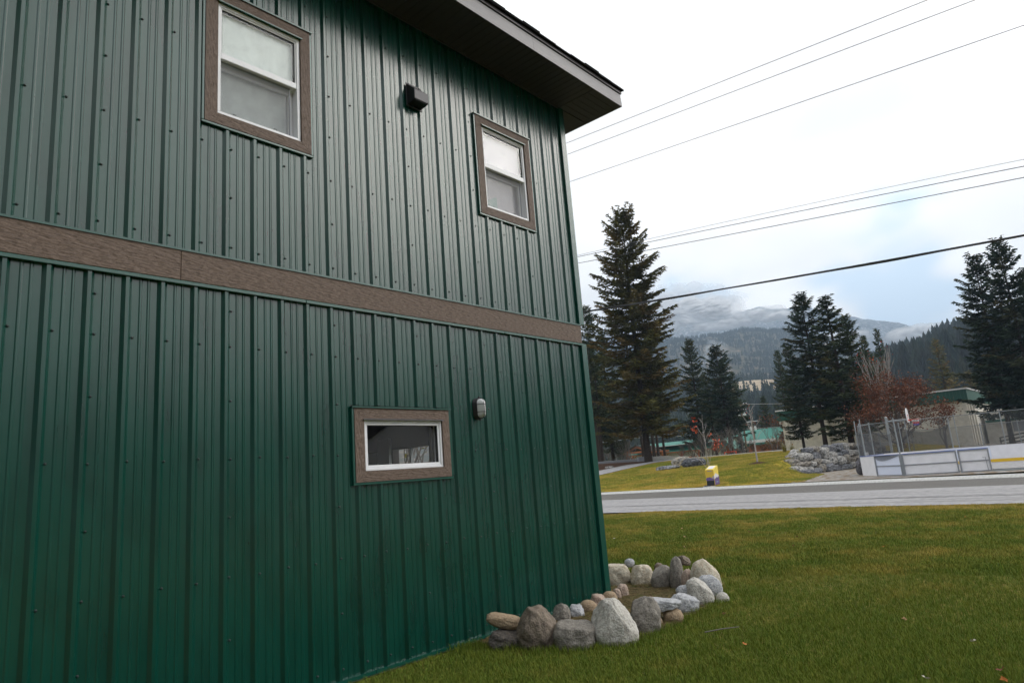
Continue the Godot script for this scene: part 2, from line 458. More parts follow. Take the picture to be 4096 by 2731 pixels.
func building() -> void:
	var B := thing("green_metal_building", "two-storey building clad in ribbed green metal with a taupe belt board", "building")
	var holes_low := [[fx(-3.281, 0.03), fx(-2.141, 0.03), fy(1.588, 0.03), fy(2.266, 0.03)]]
	var holes_up := [[fx(-4.58, 0.03), fx(-3.598, 0.03), fy(4.438, 0.03), fy(5.69, 0.03)], [fx(-1.508, 0.03), fx(-0.522, 0.03), fy(4.438, 0.03), fy(5.69, 0.03)]]
	var screw := screw_mesh()
	var rows := [[0.2, 1.018, 1.844, 2.672], [3.45, 4.276, 5.102, 5.928]]
	var mids := [[0.61, 1.43, 2.26, 2.95], [3.86, 4.69, 5.52, 6.2]]
	for storey in 2:
		var y0: float = [0.118, 3.362][storey]
		var y1: float = [3.10, 6.36][storey]
		var holes: Array = [holes_low, holes_up][storey]
		var ks := [2, 6, 10, 14, 18, 22, 26, 30, 34, 38, 42]
		var lo := -1
		for kk in ks:
			var panel := put("siding_panel", siding_panel(kk, lo, -12.0, 0.138, y0, y1, holes), M.siding, B)
			for k in range(maxi(lo, 0), kk + 1):
				if k > 27: continue
				var at := []
				for r in rows[storey]: at.append(r)
				if k % 4 == 3:
					for r in mids[storey]: at.append(r)
				for r in at:
					var x := -k * PITCH
					var clear := true
					for h in holes:
						if x > h[0] - 0.02 and x < h[1] + 0.02 and r > h[2] - 0.03 and r < h[3] + 0.03: clear = false
					if clear:
						var s := put("screw", screw, null, panel)
						s.position = Vector3(x + sin(k * 7.3 + r * 11.0) * 0.003, r + sin(k * 3.1 + r * 5.0) * 0.005, 0.0)
						s.rotation.z = k * 1.7 + r
			lo = kk + 1
	# a further row of screws over and under each window
	# the wall behind the siding, in blocks round the openings
	var wall := MB.new()
	var op := [[-3.17, -2.26, 1.70, 2.14], [-4.47, -3.72, 4.54, 5.54], [-1.42, -0.66, 4.54, 5.54]]
	var xs := [-12.0, -4.47, -3.72, -3.17, -2.26, -1.42, -0.66, 0.12]
	var ys := [GY - 0.3, 1.70, 2.14, 4.54, 5.54, 6.4]
	for a in xs.size() - 1:
		for e in ys.size() - 1:
			var cx: float = (xs[a] + xs[a + 1]) * 0.5; var cy: float = (ys[e] + ys[e + 1]) * 0.5
			var open := false
			for o in op:
				if cx > o[0] and cx < o[1] and cy > o[2] and cy < o[3]: open = true
			if not open: wall.box(Vector3(xs[a], ys[e], -0.16), Vector3(xs[a + 1], ys[e + 1], -0.006))
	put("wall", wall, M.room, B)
	# the far side of the corner, and the closed shell behind
	var side := MB.new()
	var sd := siding_panel(34, -1, -8.0, 0.0, 0.118, 3.10, [[-3.55, -2.68, 0.9, 2.12]])
	var sd2 := siding_panel(34, -1, -8.0, 0.0, 3.362, 6.36, [])
	for src in [sd, sd2]:
		var k0 := side.v.size()
		for q in src.v.size(): side.vert(Vector3(0.13 + src.v[q].z, src.v[q].y, src.v[q].x - 0.10), Vector3(src.n[q].z, src.n[q].y, src.n[q].x))
		for q in range(0, src.i.size(), 3): side.i.append_array([k0 + src.i[q], k0 + src.i[q + 2], k0 + src.i[q + 1]])
	put("side_siding", side, M.siding, B)
	var shell := MB.new()
	shell.box(Vector3(0.0, GY - 0.3, -8.1), Vector3(0.12, 6.4, -3.64))
	shell.box(Vector3(0.0, GY - 0.3, -2.79), Vector3(0.12, 6.4, -0.162))
	shell.box(Vector3(0.0, GY - 0.3, -3.64), Vector3(0.12, 0.9, -2.79))
	shell.box(Vector3(0.0, 2.112, -3.64), Vector3(0.12, 6.4, -2.79))
	shell.box(Vector3(-12.0, GY - 0.3, -8.1), Vector3(-11.9, 6.4, -0.162))
	shell.box(Vector3(-11.9, GY - 0.3, -8.1), Vector3(0.0, 6.4, -8.0))
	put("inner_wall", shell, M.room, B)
	# belt boards and their flashings
	var z := 0.032
	for bd in [[-12.0, -4.716], [-4.713, 0.19]]:
		var b := MB.new()
		b.cbox(Vector3(bd[0] if bd[0] < -11 else fx(bd[0], z), fy(3.133, z), -0.002), Vector3(fx(bd[1], z), fy(3.366, z), z), 0.003)
		put("belt_board", b, M.taupe, B)
	for fl in [[-12.0, -3.722], [-3.72, -1.295], [-1.293, 0.15]]:
		var b := MB.new()
		b.cbox(Vector3(fl[0], fy(3.103, 0.036), -0.002), Vector3(fl[1], fy(3.133, 0.036) - 0.0015, 0.036), 0.003)
		put("belt_flashing", b, M.green_trim, B)
	var uf := MB.new()
	uf.box(Vector3(-12.0, fy(3.366, z) + 0.001, 0.0), Vector3(0.15, fy(3.366, z) + 0.006, 0.040))
	uf.box(Vector3(-12.0, fy(3.366, z) - 0.010, 0.0345), Vector3(0.15, fy(3.366, z) + 0.0005, 0.040))
	put("head_flashing", uf, M.green_trim, B)
	# corner trims: an L of folded metal with a dark return
	for cy in [[0.118, fy(3.103, 0.036) + 0.025], [fy(3.366, z) + 0.007, 6.36]]:
		var b := MB.new()
		b.cbox(Vector3(0.125, cy[0], -0.10), Vector3(0.228, cy[1], 0.034), 0.004)
		put("corner_trim", b, M.green_trim, B)
	# base flashing and foundation
	var bf := MB.new()
	bf.box(Vector3(-12.0, 0.100, 0.0), Vector3(-3.15, 0.128, 0.034))
	bf.box(Vector3(-3.145, 0.100, 0.0), Vector3(0.125, 0.127, 0.034))
	put("base_flashing", bf, M.green_trim, B)
	var fo := MB.new()
	fo.box(Vector3(-12.0, -0.3, -0.15), Vector3(0.10, 0.098, 0.004))
	put("foundation", fo, M.foundation, B)
	eaves(B)
	casement(B)
	double_hung(B, -4.458, -3.712, M.sheer_mint, false)
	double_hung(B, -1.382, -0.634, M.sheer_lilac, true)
	# the room behind the small window
	var room := MB.new()
	room.box(Vector3(-9.0, 3.0, -8.0), Vector3(0.0, 3.05, -0.17))
	room.box(Vector3(-9.0, 0.05, -8.0), Vector3(0.0, 0.1, -0.17))
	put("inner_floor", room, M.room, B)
	var rm := MB.new()
	rm.box(Vector3(-0.06, 0.1, -3.93), Vector3(-0.004, 2.30, -3.66))
	rm.box(Vector3(-0.05, 0.1, -4.6), Vector3(-0.004, 2.10, -3.97))
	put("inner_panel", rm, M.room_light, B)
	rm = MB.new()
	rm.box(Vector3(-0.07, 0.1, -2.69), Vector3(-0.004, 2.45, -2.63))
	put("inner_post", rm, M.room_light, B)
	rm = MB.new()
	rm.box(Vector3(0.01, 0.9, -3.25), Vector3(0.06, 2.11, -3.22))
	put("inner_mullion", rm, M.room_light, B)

func mitred(B: Node3D, win: Node3D, ox0: float, ox1: float, oy0: float, oy1: float, ix0: float, ix1: float, iy0: float, iy1: float, z0: float, z1: float) -> void:
	var g := 0.0012
	var sides := [
		[[Vector2(ox0, oy0), Vector2(ox1, oy0), Vector2(ix1 - g, iy0), Vector2(ix0 + g, iy0)], M.taupe],
		[[Vector2(ox0, oy1), Vector2(ox1, oy1), Vector2(ix1 - g, iy1), Vector2(ix0 + g, iy1)], M.taupe],
		[[Vector2(ox0, oy0 + g), Vector2(ox0, oy1 - g), Vector2(ix0, iy1 - g), Vector2(ix0, iy0 + g)], M.taupe_upright],
		[[Vector2(ox1, oy0 + g), Vector2(ox1, oy1 - g), Vector2(ix1, iy1 - g), Vector2(ix1, iy0 + g)], M.taupe_upright]]
	for s in sides:
		var b := MB.new()
		b.prism(s[0], z0, z1)
		put("casing_board", b, s[1], win)
	# backing behind the mitre joints
	var d := MB.new()
	d.box(Vector3(ox0 + 0.004, oy0 + 0.004, z0), Vector3(ox1 - 0.004, iy0 - 0.002, z1 - 0.012))
	d.box(Vector3(ox0 + 0.004, iy1 + 0.002, z0), Vector3(ox1 - 0.004, oy1 - 0.004, z1 - 0.012))
	d.box(Vector3(ox0 + 0.0045, iy0, z0), Vector3(ix0 - 0.002, iy1, z1 - 0.0125))
	d.box(Vector3(ix1 + 0.002, iy0, z0), Vector3(ox1 - 0.0045, iy1, z1 - 0.0125))
	put("casing_core", d, M.taupe, win)

func trim_ring(win: Node3D, x0: float, x1: float, y0: float, y1: float, w: float, z1: float) -> void:
	var b := MB.new()
	b.cbox(Vector3(x0 - w, y0 - w, -0.003), Vector3(x1 + w, y0 - 0.001, z1), 0.003)
	b.cbox(Vector3(x0 - w, y0 - 0.001, -0.003), Vector3(x0 - 0.001, y1 + 0.004, z1 - 0.001), 0.003)
	b.cbox(Vector3(x1 + 0.001, y0 - 0.001, -0.003), Vector3(x1 + w, y1 + 0.004, z1 - 0.001), 0.003)
	put("edge_trim", b, M.green_trim, win)
	var h := MB.new()
	h.box(Vector3(x0 - w - 0.004, y1 + 0.001, -0.003), Vector3(x1 + w + 0.004, y1 + 0.007, z1 + 0.016))
	h.box(Vector3(x0 - w - 0.004, y1 - 0.007, z1 + 0.010), Vector3(x1 + w + 0.004, y1 + 0.0005, z1 + 0.016))
	put("head_flashing", h, M.green_trim, win)

func border(b: MB, x0: float, x1: float, y0: float, y1: float, w: float, z0: float, z1: float) -> void:
	b.cbox(Vector3(x0, y0, z0), Vector3(x1, y0 + w, z1), 0.003)
	b.cbox(Vector3(x0, y1 - w, z0), Vector3(x1, y1, z1), 0.003)
	b.cbox(Vector3(x0, y0 + w, z0), Vector3(x0 + w, y1 - w, z1 - 0.0006), 0.003)
	b.cbox(Vector3(x1 - w, y0 + w, z0), Vector3(x1, y1 - w, z1 - 0.0006), 0.003)

func casement(B: Node3D) -> void:
	var w := Node3D.new(); w.name = "window"; B.add_child(w, true)
	w.set_meta("label", "small landscape window with white frame and dark glass")
	var z := 0.034
	var o := [fx(-3.256, z), fx(-2.166, z), fy(1.611, z), fy(2.248, z)]
	var i_ := [fx(-3.158, z), fx(-2.253, z), fy(1.702, z), fy(2.150, z)]
	mitred(B, w, o[0], o[1], o[2], o[3], i_[0], i_[1], i_[2], i_[3], -0.004, z)
	trim_ring(w, o[0], o[1], o[2], o[3], 0.024, 0.030)
	var f := MB.new()
	border(f, i_[0] + 0.001, i_[1] - 0.001, i_[2] + 0.001, i_[3] - 0.009, 0.024, -0.06, 0.020)
	put("frame", f, M.vinyl, w)
	var s := MB.new()
	border(s, i_[0] + 0.025, i_[1] - 0.025, i_[2] + 0.025, i_[3] - 0.033, 0.022, -0.05, 0.010)
	put("sash", s, M.vinyl, w)
	var gx := [i_[0] + 0.046, i_[1] - 0.046, i_[2] + 0.046, i_[3] - 0.054]
	var ga := MB.new()
	border(ga, gx[0] - 0.001, gx[1] + 0.001, gx[2] - 0.001, gx[3] + 0.001, 0.005, -0.03, 0.004)
	put("gasket", ga, M.gasket, w)
	var g := MB.new()
	g.quad(Vector3(gx[0], gx[2], -0.004), Vector3(gx[1], gx[2], -0.004), Vector3(gx[1], gx[3], -0.004), Vector3(gx[0], gx[3], -0.004))
	g.quad(Vector3(gx[0], gx[2], -0.020), Vector3(gx[1], gx[2], -0.020), Vector3(gx[1], gx[3], -0.020), Vector3(gx[0], gx[3], -0.020))
	put("pane", g, M.glass, w)
	var d := MB.new()
	d.box(Vector3(i_[0] - 0.012, i_[3] - 0.008, 0.0), Vector3(i_[1] + 0.012, i_[3] - 0.004, z + 0.016))
	d.box(Vector3(i_[0] - 0.012, i_[3] - 0.014, z + 0.010), Vector3(i_[1] + 0.012, i_[3] - 0.0082, z + 0.016))
	put("drip_cap", d, M.vent_grey, w)

func double_hung(B: Node3D, x0m: float, x1m: float, shade: Material, with_reflection: bool) -> void:
	var w := Node3D.new(); w.name = "window"; B.add_child(w, true)
	w.set_meta("label", "upstairs sash window with a pale lilac blind behind" if with_reflection else "upstairs sash window with a pale mint blind behind")
	var z := 0.034
	var ox0 := fx(x0m - 0.100, z); var ox1 := fx(x1m + 0.091, z)
	var oy0 := fy(4.463, z); var oy1 := fy(5.672, z)
	var ix0 := fx(x0m, z); var ix1 := fx(x1m, z); var iy0 := fy(4.555, z); var iy1 := fy(5.572, z)
	mitred(B, w, ox0, ox1, oy0, oy1, ix0, ix1, iy0, iy1, -0.004, z)
	trim_ring(w, ox0, ox1, oy0, oy1, 0.023, 0.030)
	var f := MB.new()
	border(f, ix0 + 0.001, ix1 - 0.001, iy0 + 0.001, iy1 - 0.012, 0.030, -0.10, 0.018)
	put("frame", f, M.vinyl, w)
	var d := MB.new()
	d.box(Vector3(ix0 - 0.012, iy1 - 0.010, 0.0), Vector3(ix1 + 0.012, iy1 - 0.006, z + 0.016))
	d.box(Vector3(ix0 - 0.012, iy1 - 0.016, z + 0.010), Vector3(ix1 + 0.012, iy1 - 0.0102, z + 0.016))
	put("drip_cap", d, M.green_trim, w)
	var ym0 := fy(5.036, 0.0); var ym1 := fy(5.092, 0.0)
	# fixed upper light
	var up := MB.new()
	border(up, ix0 + 0.031, ix1 - 0.031, ym0 + 0.002, iy1 - 0.043, 0.012, -0.05, 0.008)
	put("upper_sash", up, M.vinyl, w)
	var mr := MB.new()
	mr.cbox(Vector3(ix0 + 0.0312, ym0, -0.055), Vector3(ix1 - 0.0312, ym1, 0.013), 0.004)
	put("meeting_rail", mr, M.vinyl, w)
	var ga := MB.new()
	border(ga, ix0 + 0.0425, ix1 - 0.0425, ym1 + 0.0005, iy1 - 0.0545, 0.005, -0.03, 0.003)
	put("gasket", ga, M.gasket, w)
	var g := MB.new()
	g.quad(Vector3(ix0 + 0.046, ym1, -0.006), Vector3(ix1 - 0.046, ym1, -0.006), Vector3(ix1 - 0.046, iy1 - 0.058, -0.006), Vector3(ix0 + 0.046, iy1 - 0.058, -0.006))
	put("pane", g, M.glass, w)
	# sliding lower light set further in, behind an insect screen
	var lo := MB.new()
	border(lo, ix0 + 0.032, ix1 - 0.032, iy0 + 0.031, ym0 - 0.002, 0.040, -0.098, -0.060)
	put("lower_sash", lo, M.vinyl, w)
	var g2 := MB.new()
	g2.quad(Vector3(ix0 + 0.07, iy0 + 0.068, -0.078), Vector3(ix1 - 0.07, iy0 + 0.068, -0.078), Vector3(ix1 - 0.07, ym0 - 0.04, -0.078), Vector3(ix0 + 0.07, ym0 - 0.04, -0.078))
	put("pane", g2, M.glass, w)
	var sc := MB.new()
	sc.quad(Vector3(ix0 + 0.040, iy0 + 0.040, -0.022), Vector3(ix1 - 0.085, iy0 + 0.040, -0.022), Vector3(ix1 - 0.085, ym0 - 0.002, -0.022), Vector3(ix0 + 0.040, ym0 - 0.002, -0.022))
	put("insect_screen", sc, M.insect_screen, w)
	var sf := MB.new()
	border(sf, ix0 + 0.0315, ix1 - 0.078, iy0 + 0.0315, ym0 - 0.0012, 0.010, -0.028, -0.016)
	put("screen_frame", sf, M.grey_paint, w)
	for q in 2:
		var t := MB.new()
		var cx := lerpf(ix0, ix1, 0.20 if q == 0 else 0.68)
		border(t, cx, cx + 0.026, iy0 + 0.034, iy0 + 0.064, 0.004, -0.016, -0.011)
		put("pull_tab", t, M.black_plastic, w)
	# pale blind close behind the glass
	var cu := MB.new()
	cu.quad(Vector3(ix0 + 0.032, ym0 - 0.02, -0.040), Vector3(ix1 - 0.032, ym0 - 0.02, -0.040), Vector3(ix1 - 0.032, iy1 - 0.03, -0.040), Vector3(ix0 + 0.032, iy1 - 0.03, -0.040))
	cu.quad(Vector3(ix0, iy0, -0.112), Vector3(ix1, iy0, -0.112), Vector3(ix1, ym0, -0.112), Vector3(ix0, ym0, -0.112))
	put("blind", cu, shade, w)
	if with_reflection:
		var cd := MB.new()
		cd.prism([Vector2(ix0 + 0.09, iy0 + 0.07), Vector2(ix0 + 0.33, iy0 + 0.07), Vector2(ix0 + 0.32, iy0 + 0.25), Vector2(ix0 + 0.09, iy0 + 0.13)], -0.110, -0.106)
		put("reflection_patch", cd, M.reflection_mint, w)  # stands in for a pale green reflection in the lower pane

func eaves(B: Node3D) -> void:
	var ys := 6.355
	var ez := 0.616
	var ex := 0.79
	# soffit boards with open joints, across on the near side and along on the return
	var slat := MB.new()
	slat.cbox(Vector3(-0.0475, 0.0, 0.03), Vector3(0.0475, 0.012, ez - 0.012), 0.003)
	var sm := slat.mesh(M.soffit)
	for q in 44:
		var s := put("soffit_slat", sm, null, B)
		s.position = Vector3(0.09 - q * 0.1, ys, 0.0)
	var rest := MB.new()
	rest.box(Vector3(-12.6, ys, 0.02), Vector3(-4.26, ys + 0.012, ez - 0.012))
	put("soffit_panel", rest, M.soffit, B)
	for q in 6:
		var b := MB.new()
		b.cbox(Vector3(0.147, ys, 0.035 + q * 0.095), Vector3(ex - 0.012, ys + 0.012, 0.125 + q * 0.095), 0.003)
		put("soffit_slat", b, M.soffit, B)
	var r2 := MB.new()
	r2.box(Vector3(0.22, ys, -8.6), Vector3(ex - 0.012, ys + 0.012, 0.02))
	r2.box(Vector3(-12.6, ys + 0.016, -8.6), Vector3(ex - 0.02, ys + 0.03, ez - 0.02))
	put("soffit_panel", r2, M.soffit, B)
	var bead := MB.new()
	bead.box(Vector3(-12.6, ys - 0.022, 0.024), Vector3(0.12, ys - 0.002, 0.040))
	put("soffit_bead", bead, M.soffit, B)
	# fascia: two lengths on the near side, one on the return, each with shallow pressed steps
	for f in [[-12.6, -1.065], [-1.0625, ex]]:
		var b := MB.new()
		b.box(Vector3(f[0], ys - 0.004, ez - 0.012), Vector3(f[1], ys + 0.062, ez + 0.001))
		b.box(Vector3(f[0], ys + 0.062, ez - 0.012), Vector3(f[1], ys + 0.118, ez - 0.002))
		b.box(Vector3(f[0], ys + 0.118, ez - 0.012), Vector3(f[1], ys + 0.178, ez - 0.005))
		put("fascia_board", b, M.fascia, B)
	var rb := MB.new()
	rb.box(Vector3(ex - 0.012, ys - 0.004, -8.6), Vector3(ex + 0.001, ys + 0.178, ez - 0.013))
	put("fascia_board", rb, M.fascia, B)
	var dk := MB.new()
	dk.box(Vector3(-12.6, ys + 0.1782, ez - 0.05), Vector3(ex, ys + 0.186, ez - 0.030))
	put("fascia_backing", dk, M.fascia, B)
	var dr := MB.new()
	dr.box(Vector3(-12.6, ys + 0.186, ez - 0.05), Vector3(ex + 0.012, ys + 0.222, ez + 0.010))
	dr.box(Vector3(ex - 0.05, ys + 0.186, -8.6), Vector3(ex + 0.012, ys + 0.222, ez - 0.051))
	put("drip_edge", dr, M.fascia, B)
	# shingle courses on a hipped roof, the eave course tab by tab
	var slope := 0.30
	var roof := MB.new()
	var rx := ex + 0.02; var rz := ez + 0.02; var ry := ys + 0.224
	var ridge := 4.6
	var top := ry + slope * ridge
	roof.quad(Vector3(-12.6, ry, rz), Vector3(rx, ry, rz), Vector3(rx - ridge, top, rz - ridge), Vector3(-12.6, top, rz - ridge))
	roof.quad(Vector3(rx, ry, rz), Vector3(rx, ry, rz - 2 * ridge), Vector3(rx - ridge, top, rz - ridge - 0.01), Vector3(rx - ridge, top, rz - ridge))
	roof.quad(Vector3(rx, ry, rz - 2 * ridge), Vector3(-12.6, ry, rz - 2 * ridge), Vector3(-12.6, top, rz - ridge), Vector3(rx - ridge, top, rz - ridge))
	put("roof", roof, M.shingle, B)
	rng.seed = 77
	var tabs := []
	for q in 3:
		var b := MB.new()
		b.box(Vector3(-0.149, 0.0, -0.3), Vector3(0.149, 0.014 + 0.007 * q, 0.022), Transform3D(Basis(Vector3.RIGHT, -0.0), Vector3.ZERO))
		tabs.append(b.mesh(M.shingle))
	for q in 26:
		var s := put("shingle", tabs[rng.randi() % 3], null, B)
		s.position = Vector3(rx - 0.14 - q * 0.3, ry + 0.002 + rng.randf() * 0.004, rz - 0.004 + rng.randf() * 0.008)
		s.rotation.x = 0.28

func stadium(b: MB, rings: Array, t: Transform3D, n := 20) -> void:
	# rings of [half width, half height, z]; a stadium outline lofted from one to the next, closed at the last
	var k0 := b.v.size()
	for r in rings:
		for s in n:
			var a := TAU * s / n
			var c := Vector3(cos(a) * r[0], sin(a) * r[0] + signf(sin(a)) * (r[1] - r[0]), r[2])
			b.vert(t * c, (t.basis * Vector3(cos(a), sin(a), 0.55)).normalized())
	for q in rings.size() - 1:
		for s in n:
			var a := k0 + q * n + s; var e := k0 + q * n + (s + 1) % n
			b.i.append_array([a, e + n, e, a, a + n, e + n])
	var last: Array = rings[-1]
	var m := b.vert(t * Vector3(0, 0, last[2]), t.basis.z.normalized())
	var base := k0 + (rings.size() - 1) * n
	for s in n: b.i.append_array([m, base + (s + 1) % n, base + s])

func wall_fittings() -> void:
	# bulkhead lamp with a wire guard
	var L := thing("bulkhead_lamp", "oval bulkhead wall lamp with black cage beside the small window", "wall lamp", Vector3(-1.775, 2.262, 0.022))
	var b := MB.new()
	stadium(b, [[0.056, 0.108, -0.02], [0.056, 0.108, 0.028], [0.052, 0.104, 0.034], [0.046, 0.098, 0.034]], Transform3D.IDENTITY)
	put("housing", b, M.black_plastic, L)
	var g := MB.new()
	stadium(g, [[0.045, 0.096, 0.030], [0.045, 0.096, 0.050], [0.041, 0.092, 0.066], [0.032, 0.083, 0.078], [0.018, 0.068, 0.084], [0.004, 0.054, 0.086]], Transform3D.IDENTITY)
	put("lens", g, M.lamp_glass, L)
	var cage := MB.new()
	for y in [-0.038, 0.038]:
		var pts := []; var rad := []
		for q in 11:
			var a := PI * q / 10.0
			pts.append(Vector3(cos(a) * 0.051, y, 0.036 + sin(a) * 0.055)); rad.append(0.0028)
		cage.tube(pts, rad, 6)
	var vp := []; var vr := []
	for q in 13:
		var a := PI * q / 12.0
		vp.append(Vector3(0, cos(a) * 0.103, 0.036 + pow(sin(a), 0.6) * 0.056)); vr.append(0.0028)
	cage.tube(vp, vr, 6)
	var ring := []; var rr := []
	for q in 25:
		var a := TAU * q / 24.0
		ring.append(Vector3(cos(a) * 0.051, sin(a) * 0.051 + signf(sin(a)) * 0.052, 0.036)); rr.append(0.0036)
	cage.tube(ring, rr, 6)
	put("cage", cage, M.black_plastic, L)
	for y in [-0.112, 0.112]:
		var s := MB.new()
		s.cbox(Vector3(-0.009, y - 0.008, 0.012), Vector3(0.009, y + 0.008, 0.034), 0.003)
		put("clip", s, M.black_plastic, L)
	# exhaust hood high on the wall
	var V := thing("vent_hood", "boxy dark exhaust hood mounted high between the upstairs windows", "vent", Vector3(-2.415, 5.49, 0.022))
	var fl := MB.new()
	border(fl, -0.105, 0.105, -0.135, 0.135, 0.022, 0.0, 0.006)
	fl.box(Vector3(-0.084, -0.10, 0.0), Vector3(0.084, 0.113, 0.004))
	put("flange", fl, M.black_plastic, V)
	var h := MB.new()
	var t0 := 0.118; var t1 := 0.010; var b0 := -0.112; var b1 := -0.098; var zf := 0.118
	var hw := 0.092
	for s in [-1, 1]:
		h._f(Vector3(s * hw, b0, 0.005), Vector3(s * hw, b1, zf), Vector3(s * hw, t1, zf), Vector3(s * hw, t0, 0.005), Vector3(s, 0, 0))
	h._f(Vector3(-hw, t0, 0.005), Vector3(hw, t0, 0.005), Vector3(hw, t1, zf), Vector3(-hw, t1, zf), Vector3(0, 1, 0.5))
	put("hood", h, M.black_plastic, V)
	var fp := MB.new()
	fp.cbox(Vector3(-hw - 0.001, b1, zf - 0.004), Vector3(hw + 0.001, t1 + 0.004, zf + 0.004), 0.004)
	put("front_plate", fp, M.vent_grey, V)  # lighter than the hood: its sky reflection is put into the colour
	var fl2 := MB.new()
	fl2.box(Vector3(-0.08, -0.104, 0.012), Vector3(0.08, -0.098, 0.112))
	put("damper_flap", fl2, M.black_plastic, V)
	for s in [-1, 1]:
		for y in [-0.124, 0.124]:
			var sc := MB.new()
			sc.lathe([Vector2(0.007, 0), Vector2(0.006, 0.003), Vector2(0, 0.004)], 8, Transform3D(Basis(Vector3(1, 0, 0), Vector3(0, 0, 1), Vector3(0, -1, 0)), Vector3(s * 0.07, y, 0.006)))
			put("screw", sc, M.screw, V)

# ---------------------------------------------------------------- lie of the land
func ss(a: float, b: float, x: float) -> float:
	var t := clampf((x - a) / (b - a), 0.0, 1.0)
	return t * t * (3.0 - 2.0 * t)

func kerb_q(z: float) -> float: return -0.006 * z * z - 0.2532 * z + 26.07
func kerb_x(z: float) -> float:
	if z < -21.0: return kerb_q(-21.0)
	if z > 6.0: return kerb_q(6.0) - 0.325 * (z - 6.0)
	return kerb_q(z)
func road_far(z: float) -> float: return 21.0 - 0.10 * (clampf(z, -40.0, 40.0) + 5.0) - (0.18 * (z - 6.0) if z > 6.0 else 0.0)
func road_near(z: float) -> float: return 13.45 - (0.0065 * pow(z + 8.0, 2.0) if z > -8.0 else 0.0)
func bank_z(x: float) -> float:
	if x < 38.0: return -7.6 - 0.215 * (x - 26.0)
	if x < 43.0: return lerpf(-10.18, -12.8, (x - 38.0) / 5.0)
	return minf(-12.8 + 0.2 * (x - 43.0), -6.6)

func land(x: float, z: float) -> float:
	var t := clampf((x - kerb_x(z) - 0.3) / 21.5, 0.0, 1.0)
	var hill := 0.23 + 1.74 * t * (1.3 - 0.3 * t) - 0.9 * ss(56.0, 80.0, x)
	var yard := 0.24 + 0.9 * ss(46.0, 70.0, x)
	var w := lerpf(3.2, 0.4, ss(38.0, 42.0, x))
	return lerpf(yard, hill, ss(0.0, 1.0, (bank_z(x) - z) / w))

# a sheet over rows of points; rows run away from the first, left to right
func sheet(b: MB, rows: Array) -> void:
	var k0 := b.v.size()
	var nc: int = rows[0].size()
	for r in rows.size():
		for c in nc:
			var p: Vector3 = rows[r][c]
			var dx: Vector3 = rows[r][mini(c + 1, nc - 1)] - rows[r][maxi(c - 1, 0)]
			var dz: Vector3 = rows[mini(r + 1, rows.size() - 1)][c] - rows[maxi(r - 1, 0)][c]
			var nn := dx.cross(dz).normalized()
			if nn.y < 0: nn = -nn
			b.vert(p, nn)
	for r in rows.size() - 1:
		for c in nc - 1:
			var a := k0 + r * nc + c
			var p0 := b.v[a]; var p1 := b.v[a + 1]; var p2 := b.v[a + nc]
			if (p1 - p0).cross(p2 - p0).y > 0: b.i.append_array([a, a + nc, a + 1, a + 1, a + nc, a + nc + 1])
			else: b.i.append_array([a, a + 1, a + nc, a + 1, a + nc + 1, a + nc])

func steps(a: float, b: float, d: float) -> Array:
	var o := []
	var n := maxi(1, int(ceil((b - a) / d)))
	for k in n + 1: o.append(lerpf(a, b, float(k) / n))
	return o

func in_bed(x: float, z: float) -> bool:
	var p := PackedVector2Array([Vector2(-2.1, 0.0), Vector2(-2.0, 0.5), Vector2(-1.85, 1.0), Vector2(-1.45, 1.35), Vector2(-0.9, 1.40), Vector2(0.0, 1.32), Vector2(0.6, 1.22), Vector2(1.05, 0.85), Vector2(1.2, 0.35), Vector2(1.35, -0.2), Vector2(1.4, -0.8), Vector2(1.2, -1.7), Vector2(0.2, -1.9), Vector2(0.2, 0.0)])
	return Geometry2D.is_point_in_polygon(Vector2(x, z), p)

